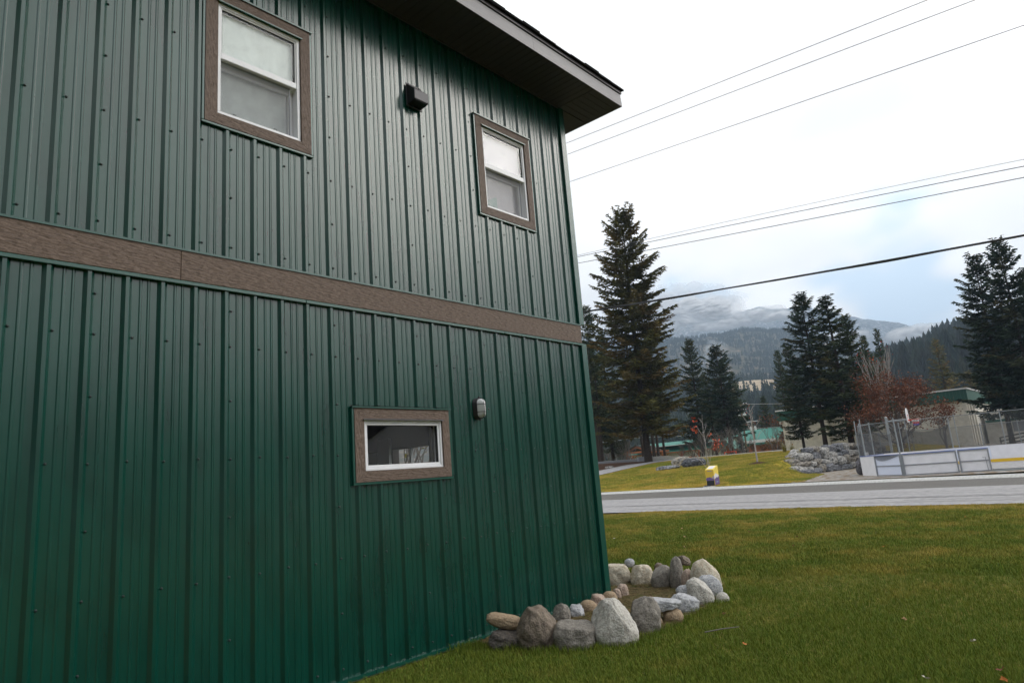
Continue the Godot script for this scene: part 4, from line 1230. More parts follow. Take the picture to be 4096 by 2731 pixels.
# ---------------------------------------------------------------- trees
# a fir: trunk, then whorls of drooping boughs whose ends turn up, each feathered with needle sprays
func fir(h: float, hw: float, bare: float, seed_: int, tones: Array, dens := 1.0, spray := 1.0, gappy := 0.25, cone := 0.7) -> Array:
	rng.seed = seed_
	var trunk := MB.new()
	var lx := rng.randf_range(-0.012, 0.012) * h; var lz := rng.randf_range(-0.012, 0.012) * h
	var axis := func(t: float) -> Vector3: return Vector3(lx * t * t, h * t, lz * t * t)
	var pts := []; var rad := []
	var r0 := 0.0125 * h + 0.02
	for q in 13:
		var t := q / 12.0
		pts.append(axis.call(t) + Vector3(0, -0.3 if q == 0 else 0.0, 0))
		rad.append(r0 * (1.25 if q == 0 else 1.0) * pow(1.0 - t * 0.97, 0.85))
	trunk.tube(pts, rad, 9)
	var b := MB.new()
	var bough := MB.new()
	var y := bare
	var turn := rng.randf() * TAU
	while y < 0.985:
		var t := (y - bare) / (1.0 - bare)
		var n := 5 if t < 0.8 else 4
		var prof := pow(1.0 - t, cone) * (0.80 + 0.20 * sin(minf(t * 6.0, PI * 0.5)))
		if t < 0.10: prof *= 0.75 + 0.25 * t / 0.10
		for k in n:
			if rng.randf() < gappy * (1.0 - 0.5 * t): continue
			var a := turn + TAU * k / n + rng.randf_range(-0.35, 0.35)
			var L := hw * prof * rng.randf_range(0.50, 1.12) + 0.10
			var out := Vector3(cos(a), 0, sin(a))
			var sd := Vector3(-sin(a), 0, cos(a))
			var e0 := lerpf(-0.10, 0.95, pow(t, 1.6)) + rng.randf_range(-0.15, 0.12)
			var sag := lerpf(0.20, 0.06, t)
			var p0: Vector3 = axis.call(y + rng.randf_range(-0.008, 0.008))
			var at := func(s: float) -> Vector3:
				var u := s / L
				return p0 + out * s * cos(e0 * 0.6) + Vector3(0, tan(e0) * s * 0.75 - sag * L * sin(PI * minf(u, 0.75)) + 0.16 * L * maxf(u - 0.62, 0.0), 0) + sd * 0.05 * L * sin(u * 3.0 + a)
			bough.tube([p0, at.call(L * 0.5), at.call(L * 0.97)], [0.010 * L + 0.008, 0.006 * L + 0.005, 0.004], 3, false)
			var tone: Color = (tones[0] as Color).lerp(tones[1], rng.randf())
			if rng.randf() < 0.22: tone = tone.lerp(tones[2], rng.randf_range(0.3, 0.9))
			var st := 0.20 * spray / dens
			var s := L * rng.randf_range(0.08, 0.26)
			while s < L:
				var u := s / L
				var c: Vector3 = at.call(s)
				var tl := (0.30 * L * (1.0 - u) + 0.22 * spray) * rng.randf_range(0.7, 1.2)
				tl = minf(tl, 1.15 * spray)
				for g in [-1.0, 1.0]:
					var dir: Vector3 = (out * rng.randf_range(0.35, 0.9) + sd * g * rng.randf_range(0.55, 1.0) + Vector3(0, rng.randf_range(-0.30, 0.22), 0)).normalized()
					var m := maxi(1, int(round(tl / (0.26 * spray))))
					for j in m:
						var q0 := c + dir * tl * j / m + Vector3(0, rng.randf_range(-0.05, 0.05) * spray, 0)
						var ln := tl / m * 1.5 + 0.10 * spray
						var w := rng.randf_range(0.06, 0.115) * spray
						var cr: Vector3 = (dir.cross(Vector3.UP).normalized() * cos(0.0) + Vector3(0, rng.randf_range(-0.8, 0.8), 0)).normalized() * w
						var tip := q0 + dir * ln + Vector3(0, rng.randf_range(-0.10, 0.10) * ln, 0)
						var md := q0.lerp(tip, 0.45)
						b.tint(tone * rng.randf_range(0.65, 1.35))
						b.quad(q0, md - cr, tip, md + cr)
				# sprays hanging under the bough
				if rng.randf() < 0.75:
					var hd := (out * rng.randf_range(-0.2, 0.6) + sd * rng.randf_range(-0.6, 0.6) + Vector3(0, -rng.randf_range(0.4, 1.0), 0)).normalized() * rng.randf_range(0.18, 0.42) * spray
					var hc := sd.rotated(Vector3.UP, rng.randf() * 3.0) * 0.10 * spray
					b.tint(tone * rng.randf_range(0.6, 1.2))
					b.quad(c, c + hd * 0.5 - hc, c + hd, c + hd * 0.5 + hc)
				# the leader of the bough itself
				b.tint(tone * rng.randf_range(0.7, 1.3))
				var up := Vector3(0, rng.randf_range(0.05, 0.14) * spray, 0)
				var o2 := out * 0.22 * spray
				b.quad(c - o2 * 0.5, c + up, c + o2 + up * 0.4, c - up * 0.3)
				s += st * rng.randf_range(0.75, 1.25)
		turn += 2.4
		y += (0.021 if t < 0.85 else 0.015) * 22.0 / maxf(h, 12.0) / sqrt(dens)
	# top shoot
	b.tint(tones[0])
	for k in 14:
		var a := k * 2.4
		var p: Vector3 = axis.call(0.955 + 0.003 * k)
		var o := Vector3(cos(a), 0.8, sin(a)) * 0.22 * spray
		b.quad(p, p + o * 0.5 + Vector3(0, 0.05, 0), p + o, p + o * 0.5 - Vector3(0, 0.05, 0))
	return [trunk, b, bough]

func fir_thing(proto: Array, label: String, at: Vector3, s: Vector3, turn: float, group: String, category := "tree") -> Node3D:
	var o := thing("fir_tree", label, category, at, group)
	o.rotation.y = turn; o.scale = s
	put("trunk", proto[0], null, o); put("crown", proto[1], null, o); put("bough", proto[2], null, o)
	return o

func fir_proto(h: float, hw: float, bare: float, seed_: int, tones: Array, dens := 1.0, spray := 1.0, gappy := 0.25, cone := 0.7) -> Array:
	var f := fir(h, hw, bare, seed_, tones, dens, spray, gappy, cone)
	return [f[0].mesh(M.bark), f[1].mesh(M.needle), f[2].mesh(M.bark)]

func firs() -> void:
	var olive := [Color(0.087, 0.091, 0.030), Color(0.135, 0.121, 0.039), Color(0.184, 0.126, 0.048)]
	var dark := [Color(0.039, 0.061, 0.033), Color(0.065, 0.083, 0.035), Color(0.112, 0.101, 0.039)]
	var blue := [Color(0.026, 0.048, 0.035), Color(0.048, 0.069, 0.039), Color(0.087, 0.078, 0.035)]
	var rust := [Color(0.098, 0.101, 0.039), Color(0.164, 0.131, 0.048), Color(0.197, 0.126, 0.053)]
	# the great fir beside the path
	var big := fir_proto(25.0, 5.9, 0.13, 201, olive, 1.75, 0.88, 0.13, 0.50)
	fir_thing(big, "tallest olive-green fir with a thick trunk beside the footpath", Vector3(50.0, 1.95, -28.9), Vector3.ONE, 0.0, "")
	var P := [fir_proto(17.0, 3.6, 0.20, 211, dark, 1.5, 0.8, 0.18, 0.62), fir_proto(16.0, 2.8, 0.14, 212, dark, 1.5, 0.8, 0.24, 0.66), fir_proto(15.0, 3.5, 0.24, 213, blue, 1.5, 0.8, 0.14, 0.55), fir_proto(18.0, 4.6, 0.19, 214, blue, 1.6, 0.85, 0.10, 0.62), fir_proto(16.0, 3.2, 0.10, 215, rust, 1.0, 1.0, 0.18)]
	var PH := [17.0, 16.0, 15.0, 18.0, 16.0]
	# [proto, label, x, base y, z, height, width factor]
	var T := [
		[0, "dark fir behind the lodge beside the building corner", 65.8, 1.5, -45.1, 21.5, 0.95, ""],
		[1, "slim dark fir in the grove behind the low wall", 72.4, 1.5, -47.7, 19.4, 1.0, ""],
		[0, "fir standing by the lodge with a bare straight pole trunk", 82.9, 1.2, -39.6, 17.8, 1.0, ""],
		[2, "broad fir behind the red-leafed sapling", 77.2, 1.2, -32.9, 15.2, 1.15, ""],
		[1, "short fir near the utility pole", 110.0, 1.2, -40.5, 10.8, 1.3, ""],
		[1, "thin gappy fir standing alone in front of the sandy bank", 101.6, 1.2, -34.0, 17.0, 0.85, ""],
		[0, "smaller fir at the end of the school-side group", 65.2, 1.2, -19.7, 11.6, 1.0, ""],
		[2, "tall blunt-topped fir in front of the beige school wall", 62.1, 1.4, -16.6, 15.8, 1.05, ""],
		[1, "tall pointed fir beside the blunt-topped one by the school", 60.8, 1.0, -13.9, 15.3, 1.45, ""],
		[0, "fir with ragged side boughs between school and rusty tree", 68.8, 1.0, -14.7, 14.5, 1.05, ""],
		[1, "fir behind the rusty tree, half hidden", 90.5, 1.2, -18.6, 15.2, 0.9, ""],
		[1, "narrow swept fir spire behind the rusty tree", 100.7, 1.2, -19.2, 17.4, 0.7, ""],
		[3, "big dense dark fir by the school's end wall", 66.9, 0.6, -2.6, 17.7, 0.92, ""],
		[3, "highest dark fir beyond the end of the school", 65.1, 0.6, -0.3, 18.1, 0.95, ""],
		[2, "dark fir filling the gap beside the highest one", 71.2, 0.6, 0.9, 15.4, 1.2, ""],
		[4, "rusty olive fir behind the school roof", 121.7, 1.2, -15.4, 17.2, 1.05, ""],
		[4, "squat rusty fir behind the school roof", 112.0, 1.2, -10.6, 10.5, 1.3, ""],
		[4, "low bushy fir behind the school roof", 116.0, 1.2, -20.0, 9.5, 1.4, ""],
		[3, "dark fir out past the rink boards", 62.0, 0.6, 7.0, 17.0, 1.0, ""],
		[2, "fir past the rink boards among dark firs", 55.0, 0.6, 12.5, 16.0, 1.0, ""],
		[0, "fir at the end of the line past the rink", 57.0, 0.6, 19.0, 17.0, 1.0, ""],
	]
	var back := [[-8.0, 31.0, 9.5], [-3.0, 34.0, 10.0], [2.5, 36.0, 9.0], [-13.5, 27.5, 14.0], [-18.5, 24.0, 17.0], [-16.0, 30.0, 16.0], [-23.0, 19.5, 18.0], [-26.5, 14.0, 19.0], [-29.0, 8.0, 18.0], [-22.0, 27.0, 17.0], [-30.0, 1.5, 17.0], [-34.0, 11.0, 20.0], [8.0, 42.0, 9.0], [14.0, 47.0, 9.0]]
	for q in back.size():
		var s: float = back[q][2] / 18.0
		fir_thing(P[3], "broad dark fir at the back of the lawn, mirrored in the siding", Vector3(back[q][0], GY, back[q][1]), Vector3(s * 1.15, s, s * 1.15), q * 1.7, "firs behind the lawn")
	var k := 0
	for t in T:
		var s: float = t[5] / PH[t[0]]
		fir_thing(P[t[0]], t[1], Vector3(t[2], t[3], t[4]), Vector3(s * t[6], s, s * t[6]), k * 1.3 + 0.4, "firs in the park")
		k += 1
	# the grove behind the low wall: bare lower trunks under high crowns
	var G := fir_proto(17.0, 2.6, 0.42, 221, dark, 1.0, 1.0, 0.25)
	var spots := [[56.3, -39.8, 15.0], [57.5, -39.2, 14.0], [58.6, -34.6, 12.5], [60.5, -33.8, 13.0], [62.0, -33.9, 12.0], [63.0, -43.5, 16.0], [70.5, -41.0, 15.0], [66.0, -37.5, 14.0], [77.0, -44.0, 16.0], [80.5, -36.5, 12.5], [81.0, -34.5, 13.5], [84.5, -34.6, 12.5]]
	for q in spots.size():
		var s: float = spots[q][2] / 17.0
		fir_thing(G, "tall bare-trunked fir in the grove behind the low wall", Vector3(spots[q][0], 1.3, spots[q][1]), Vector3(s, s, s), q * 2.1, "firs of the grove")

# bare branching: trunk splits into finer and finer limbs
func twigs(b: MB, p: Vector3, d: Vector3, L: float, r: float, depth: int, spread: float, ends: Array, sides := 4) -> void:
	var m := p + d * L * 0.5 + Vector3(rng.randf_range(-1, 1), 0, rng.randf_range(-1, 1)) * L * 0.04
	var e := p + d * L
	b.tube([p, m, e], [r, r * 0.82, r * 0.62], sides, false)
	if depth == 0:
		ends.append(e); return
	var n := 2 if rng.randf() < 0.55 else 3
	for k in n:
		var ax := Vector3(rng.randf_range(-1, 1), rng.randf_range(-0.3, 0.3), rng.randf_range(-1, 1)).normalized()
		var nd := d.rotated(ax, rng.randf_range(0.25, 1.0) * spread)
		nd = (nd + Vector3(0, 0.16, 0)).normalized()
		twigs(b, p.lerp(e, rng.randf_range(0.55, 1.0)), nd, L * rng.randf_range(0.58, 0.82), r * 0.6, depth - 1, spread, ends, 3)

func leaf_cards(b: MB, at: Vector3, n: int, r: float, size: float, tones: Array) -> void:
	for k in n:
		var o := Vector3(rng.randfn(), rng.randfn(), rng.randfn()) * r * 0.5
		var a := Vector3(rng.randf_range(-1, 1), rng.randf_range(-1, 1), rng.randf_range(-1, 1)).normalized()
		var c := a.cross(Vector3(0.3, 0.9, 0.2)).normalized()
		var s := size * rng.randf_range(0.6, 1.2)
		b.tint((tones[0] as Color).lerp(tones[1], rng.randf()) * rng.randf_range(0.75, 1.25))
		b.quad(at + o - a * s * 0.5, at + o + c * s * 0.38, at + o + a * s * 0.5, at + o - c * s * 0.38)

func broadleaves() -> void:
	# rusty oak still holding its leaves
	rng.seed = 301
	var o := thing("rusty_oak", "round-crowned tree full of dry rusty brown leaves by the fence", "tree", Vector3(54.5, 0.55, -8.7))
	var w := MB.new(); var ends := []
	w.tube([Vector3(0, -0.2, 0), Vector3(0.05, 1.0, 0), Vector3(0, 2.0, 0.05)], [0.24, 0.19, 0.16], 8)
	for k in 13: twigs(w, Vector3(0, 0.9 + k * 0.14, 0), Vector3(cos(k * 2.4) * (1.0 - 0.05 * k), 0.45 + 0.07 * k, sin(k * 2.4) * (1.0 - 0.05 * k)).normalized(), 1.75, 0.08, 4, 0.72, ends)
	put("trunk", w, M.bark_grey, o)
	var lf := MB.new()
	var rust := [Color(0.155, 0.062, 0.036), Color(0.235, 0.098, 0.056)]
	for e in ends: leaf_cards(lf, e, 17, 0.75, 0.17, rust)
	put("crown", lf, M.leaf, o)
	# smaller rusty tree at the fence, leaves thinner
	rng.seed = 302
	o = thing("rusty_oak", "smaller rusty tree with thin low crown behind the court fence", "tree", Vector3(54.0, 0.5, -5.4))
	w = MB.new(); ends = []
	twigs(w, Vector3(0, -0.1, 0), Vector3(0, 1, 0), 1.7, 0.10, 5, 0.75, ends, 6)
	put("trunk", w, M.bark_grey, o)
	lf = MB.new()
	for e in ends: leaf_cards(lf, e, 7, 0.5, 0.17, rust)
	put("crown", lf, M.leaf, o)
	# maple stripped to pale upright limbs, a few red leaves left
	rng.seed = 303
	o = thing("bare_maple", "bare pale-limbed maple with a few scarlet leaves above the rusty crown", "tree", Vector3(60.0, 0.7, -10.6))
	w = MB.new(); ends = []
	w.tube([Vector3(0, -0.2, 0), Vector3(0, 3.4, 0)], [0.17, 0.13], 7)
	for k in 7: twigs(w, Vector3(0, 3.2 + 0.1 * k, 0), Vector3(cos(k * 2.4) * 0.26, 0.96, sin(k * 2.4) * 0.26).normalized(), 2.5, 0.075, 3, 0.34, ends)
	put("trunk", w, M.bark_pale, o)
	lf = MB.new()
	var red := [Color(0.42, 0.035, 0.020), Color(0.55, 0.08, 0.03)]
	for k in ends.size():
		if k % 4 == 0: leaf_cards(lf, ends[k], 2, 0.35, 0.17, red)
	put("crown", lf, M.leaf, o)
	# saplings
	rng.seed = 311
	o = thing("maple_sapling", "bare grey sapling behind the painted bin with two red leaf clusters", "sapling", Vector3(35.6, land(35.6, -15.9), -15.9))
	w = MB.new(); ends = []
	var st := []; var sr := []
	for q in 8:
		st.append(Vector3(0.03 * sin(q), 3.9 * q / 7.0 - 0.1, 0.03 * cos(q * 1.7))); sr.append(0.042 * (1.0 - q / 8.2))
	w.tube(st, sr, 6)
	for k in 11:
		var y := 0.18 + 0.30 * k
		var a := k * 2.4
		twigs(w, Vector3(0, y, 0), Vector3(cos(a) * 0.55, 0.85, sin(a) * 0.55).normalized(), 0.95 - 0.055 * k, 0.015, 1, 0.5, ends, 4)
	twigs(w, Vector3(0, 0.12, 0), Vector3(-0.42, 0.85, -0.42).normalized(), 1.35, 0.022, 1, 0.4, ends, 4)
	put("trunk", w, M.bark_pale, o)
	lf = MB.new()
	for c in [[-0.40, 2.85, -0.44, 22, 0.30], [-0.34, 3.45, -0.38, 8, 0.2], [0.42, 1.75, 0.50, 26, 0.36], [0.62, 1.95, 0.68, 16, 0.25], [0.28, 2.35, 0.2, 7, 0.15]]:
		leaf_cards(lf, Vector3(c[0], c[1], c[2]), c[3], c[4], 0.17, [Color(0.34, 0.050, 0.030), Color(0.50, 0.13, 0.06)])
	twigs(w, Vector3(0, 1.3, 0), Vector3(-0.30, 0.9, -0.33).normalized(), 1.9, 0.014, 0, 0.3, ends, 4)
	put("crown", lf, M.leaf, o)
	rng.seed = 312
	o = thing("maple_sapling", "bare pale sapling in a mulch ring on the park slope", "sapling", Vector3(38.91, 1.18, -13.94))
	w = MB.new(); ends = []
	st = []; sr = []
	for q in 8:
		st.append(Vector3(-0.05 * q / 7.0, 4.1 * q / 7.0 - 0.1, 0.0)); sr.append(0.062 * (1.0 - q / 8.4))
	w.tube(st, sr, 7)
	for k in 9:
		var y := 1.35 + 0.27 * k
		var a := k * 2.4 + 0.6
		twigs(w, Vector3(-0.02, y, 0), Vector3(cos(a) * 0.62, 0.8, sin(a) * 0.62).normalized(), 0.85 - 0.06 * k, 0.017, 1, 0.5, ends, 4)
	put("trunk", w, M.bark_pale, o)
	lf = MB.new()
	leaf_cards(lf, Vector3(0.1, 3.3, 0.1), 10, 0.8, 0.10, red)
	leaf_cards(lf, Vector3(0.0, 3.9, 0.0), 6, 0.3, 0.10, red)
	put("crown", lf, M.leaf, o)
	var mu := MB.new()
	for q in 14:
		var a0 := TAU * q / 14; var a1 := TAU * (q + 1) / 14
		var p0 := Vector3(cos(a0) * 0.55, 0, sin(a0) * 0.7); var p1 := Vector3(cos(a1) * 0.55, 0, sin(a1) * 0.7)
		p0.y = land(38.91 + p0.x, -13.94 + p0.z) - 1.18 + 0.03; p1.y = land(38.91 + p1.x, -13.94 + p1.z) - 1.18 + 0.03
		mu.tri(Vector3(0, 0.13, 0), p1, p0)
	put("mulch_ring", mu, M.mulch, o)
	rng.seed = 313
	o = thing("maple_sapling", "small two-stemmed tree with sparse russet leaves against the school wall", "sapling", Vector3(58.0, 1.6, -19.7))
	w = MB.new(); ends = []
	twigs(w, Vector3(0, 0, 0), Vector3(0.05, 1, 0.02).normalized(), 1.6, 0.06, 4, 0.62, ends, 5)
	twigs(w, Vector3(0, 0, -0.2), Vector3(-0.1, 1, -0.25).normalized(), 1.6, 0.045, 3, 0.6, ends, 5)
	put("trunk", w, M.bark_grey, o)
	lf = MB.new()
	for e in ends: leaf_cards(lf, e, 3, 0.35, 0.16, [Color(0.20, 0.055, 0.030), Color(0.30, 0.10, 0.04)])
	leaf_cards(lf, Vector3(0.3, 1.2, 0.5), 16, 0.6, 0.14, [Color(0.42, 0.22, 0.03), Color(0.36, 0.16, 0.03)])
	put("crown", lf, M.leaf, o)
	# leafless thicket of shrubs and young trees by the lodge
	rng.seed = 320
	var protos := []
	for v in 3:
		w = MB.new(); ends = []
		for k in 5: twigs(w, Vector3(rng.randf_range(-0.3, 0.3), 0, rng.randf_range(-0.3, 0.3)), Vector3(rng.randf_range(-0.4, 0.4), 1, rng.randf_range(-0.4, 0.4)).normalized(), 1.25, 0.05, 4, 0.62, ends)
		protos.append(w.mesh(M.bark_grey))
	for q in 15:
		var z := -58.0 + q * 2.3
		var x := 70.0 + (q * 37) % 13
		o = thing("bare_shrub", "leafless grey shrub in the thicket by the lodge", "shrub", Vector3(x, 1.2, z), "leafless shrubs by the lodge")
		put("stem", protos[q % 3], null, o)
		o.scale = Vector3.ONE * rng.randf_range(1.0, 1.7); o.rotation.y = q
	# russet bushes below the small cabins
	protos = []
	for v in 2:
		w = MB.new(); lf = MB.new(); ends = []
		for k in 6: twigs(w, Vector3.ZERO, Vector3(rng.randf_range(-0.7, 0.7), 1, rng.randf_range(-0.7, 0.7)).normalized(), 0.8, 0.03, 3, 0.6, ends)
		var tn := [Color(0.13, 0.05, 0.032), Color(0.19, 0.085, 0.045)] if v == 0 else [Color(0.22, 0.12, 0.035), Color(0.15, 0.075, 0.035)]
		for e in ends: leaf_cards(lf, e, 5, 0.35, 0.12, tn)
		protos.append([w.mesh(M.bark_grey), lf.mesh(M.leaf)])
	var bs := [[82.0, -31.6, 1.5, 0], [83.5, -30.0, 1.3, 1], [82.0, -28.7, 1.5, 1], [83.0, -27.2, 1.8, 0], [84.0, -25.6, 1.7, 0], [82.5, -26.4, 1.2, 0], [70.0, -41.3, 0.9, 0], [72.0, -38.6, 0.8, 0]]
	for q in bs.size():
		o = thing("russet_bush", ["russet bush below the green-roofed cabins", "golden-brown bush below the green-roofed cabins"][bs[q][3]], "bush", Vector3(bs[q][0], 1.1, bs[q][1]), "bushes by the cabins")
		put("stem", protos[bs[q][3]][0], null, o); put("foliage", protos[bs[q][3]][1], null, o)
		o.scale = Vector3.ONE * float(bs[q][2]); o.rotation.y = q * 1.9
	# ornamental grass clumps at the top of the stone bank
	var gr := MB.new()
	for k in 160:
		var a := rng.randf() * TAU; var r := 0.10 * sqrt(rng.randf())
		var p := Vector3(cos(a) * r, 0, sin(a) * r)
		var tp := p * (2.0 + 2.0 * rng.randf()) + Vector3(0, rng.randf_range(0.45, 0.75), 0)
		var s := Vector3(-sin(a), 0, cos(a)) * 0.012
		gr.tint((Color(0.23, 0.17, 0.03)).lerp(Color(0.11, 0.12, 0.02), rng.randf()))
		gr.tri(p - s, p + s, tp)
	var gm := gr.mesh(M.leaf)
	for q in [[47.81, 1.78, -15.3, 1.0], [45.6, 1.62, -13.9, 1.0], [43.6, 1.45, -12.9, 0.9], [42.6, 1.30, -12.4, 0.9]]:
		o = thing("grass_clump", "golden ornamental grass clump at the top of the stone bank", "plant", Vector3(q[0], q[1], q[2]), "ornamental grasses")
		put("blades", gm, null, o); o.scale = Vector3.ONE * float(q[3])
	# golden shrub round the far side of the building, seen through its rooms
	rng.seed = 340
	w = MB.new(); lf = MB.new(); ends = []
	for k in 8: twigs(w, Vector3.ZERO, Vector3(rng.randf_range(-0.6, 0.6), 1, rng.randf_range(-0.6, 0.6)).normalized(), 1.1, 0.03, 3, 0.6, ends)
	for e in ends: leaf_cards(lf, e, 7, 0.45, 0.12, [Color(0.34, 0.30, 0.03), Color(0.20, 0.22, 0.03)])
	o = thing("golden_shrub", "yellow-green shrub glimpsed through the small window", "shrub", Vector3(5.6, GY, -10.2))
	put("stem", w, M.bark_grey, o); put("foliage", lf, M.leaf, o)
	o.scale = Vector3.ONE * 1.7
	o = thing("blue_spruce", "small blue-grey spruce beside the gabled cabin", "tree", Vector3(84.0, 1.1, -34.4))
	var bsn := fir(3.6, 1.0, 0.05, 330, [Color(0.07, 0.085, 0.085), Color(0.10, 0.11, 0.11), Color(0.06, 0.07, 0.06)], 1.0, 0.5, 0.1)
	put("trunk", bsn[0], M.bark, o); put("crown", bsn[1], M.needle, o)

# ---------------------------------------------------------------- hills
func tab(t: Array, a: float) -> float:
	if a <= t[0][0]: return t[0][1]
	for k in t.size() - 1:
		if a <= t[k + 1][0]:
			var u: float = (a - t[k][0]) / (t[k + 1][0] - t[k][0])
			u = u * u * (3.0 - 2.0 * u) * 0.5 + u * 0.5
			return lerpf(t[k][1], t[k + 1][1], u)
	return t[-1][1]

# height of a ridge whose crest rises to tangent el(az) at distance dc, foot at db
func ridge_y(T: Dictionary, az: float, d: float) -> float:
	var top: float = CAM.y + tab(T.el, az) * T.dc
	var u: float = clampf((d - T.db) / (T.dc - T.db), 0.0, 1.0)
	var y: float = lerpf(T.y0, top, pow(u, T.pow))
	var x := d * cos(deg_to_rad(az)); var z := d * sin(deg_to_rad(az))
	y += (T.bump as float) * (n_b.get_noise_2d(x * T.f, z * T.f) * (u * (1.0 - u) * 3.0 + 0.12) + 0.25 * n_c.get_noise_2d(x * T.f * 5.0, z * T.f * 5.0) * u)
	if d > T.dc: y -= (d - T.dc) * T.back
	return y

func polar(az: float, d: float, y: float) -> Vector3:
	return Vector3(CAM.x + d * cos(deg_to_rad(az)), y, CAM.z + d * sin(deg_to_rad(az)))

func ridge_mesh(T: Dictionary, a0: float, a1: float, da: float, nd: int) -> MB:
	var rows := []
	for k in nd + 1:
		var d: float = lerpf(T.db, T.dc, float(k) / (nd - 3)) if k <= nd - 3 else T.dc + (k - nd + 3) * (T.dc - T.db) * 0.06
		var row := []
		for a in steps(a0, a1, da): row.append(polar(a, d, ridge_y(T, a, d)))
		rows.append(row)
	var b := MB.new()
	sheet(b, rows)
	return b

# a distant conifer: ragged skirts on a stem
func far_tree(seed_: int, tiers: int, pts: int, tone: Color) -> ArrayMesh:
	rng.seed = seed_
	var b := MB.new()
	for k in tiers:
		var t := float(k) / tiers
		var y0 := 0.10 + 0.80 * t
		var r := 0.17 * pow(1.0 - t, 0.85) + 0.02
		var y1 := y0 + 0.24 * (1.0 - t * 0.4)
		var off := rng.randf() * TAU
		for s in pts:
			var a0 := off + TAU * s / pts; var a1 := off + TAU * (s + 1) / pts; var am := (a0 + a1) * 0.5
			var rr := r * rng.randf_range(0.6, 1.25)
			var p := Vector3(cos(am) * rr, y0 - rng.randf_range(0.0, 0.04), sin(am) * rr)
			b.tint(tone * rng.randf_range(0.7, 1.3))
			b.tri(Vector3(cos(a0) * r * 0.35, y0 + 0.03, sin(a0) * r * 0.35), Vector3(0, y1, 0), p)
			b.tri(Vector3(cos(a1) * r * 0.35, y0 + 0.03, sin(a1) * r * 0.35), p, Vector3(0, y1, 0))
	return b.mesh(M.far_wood)

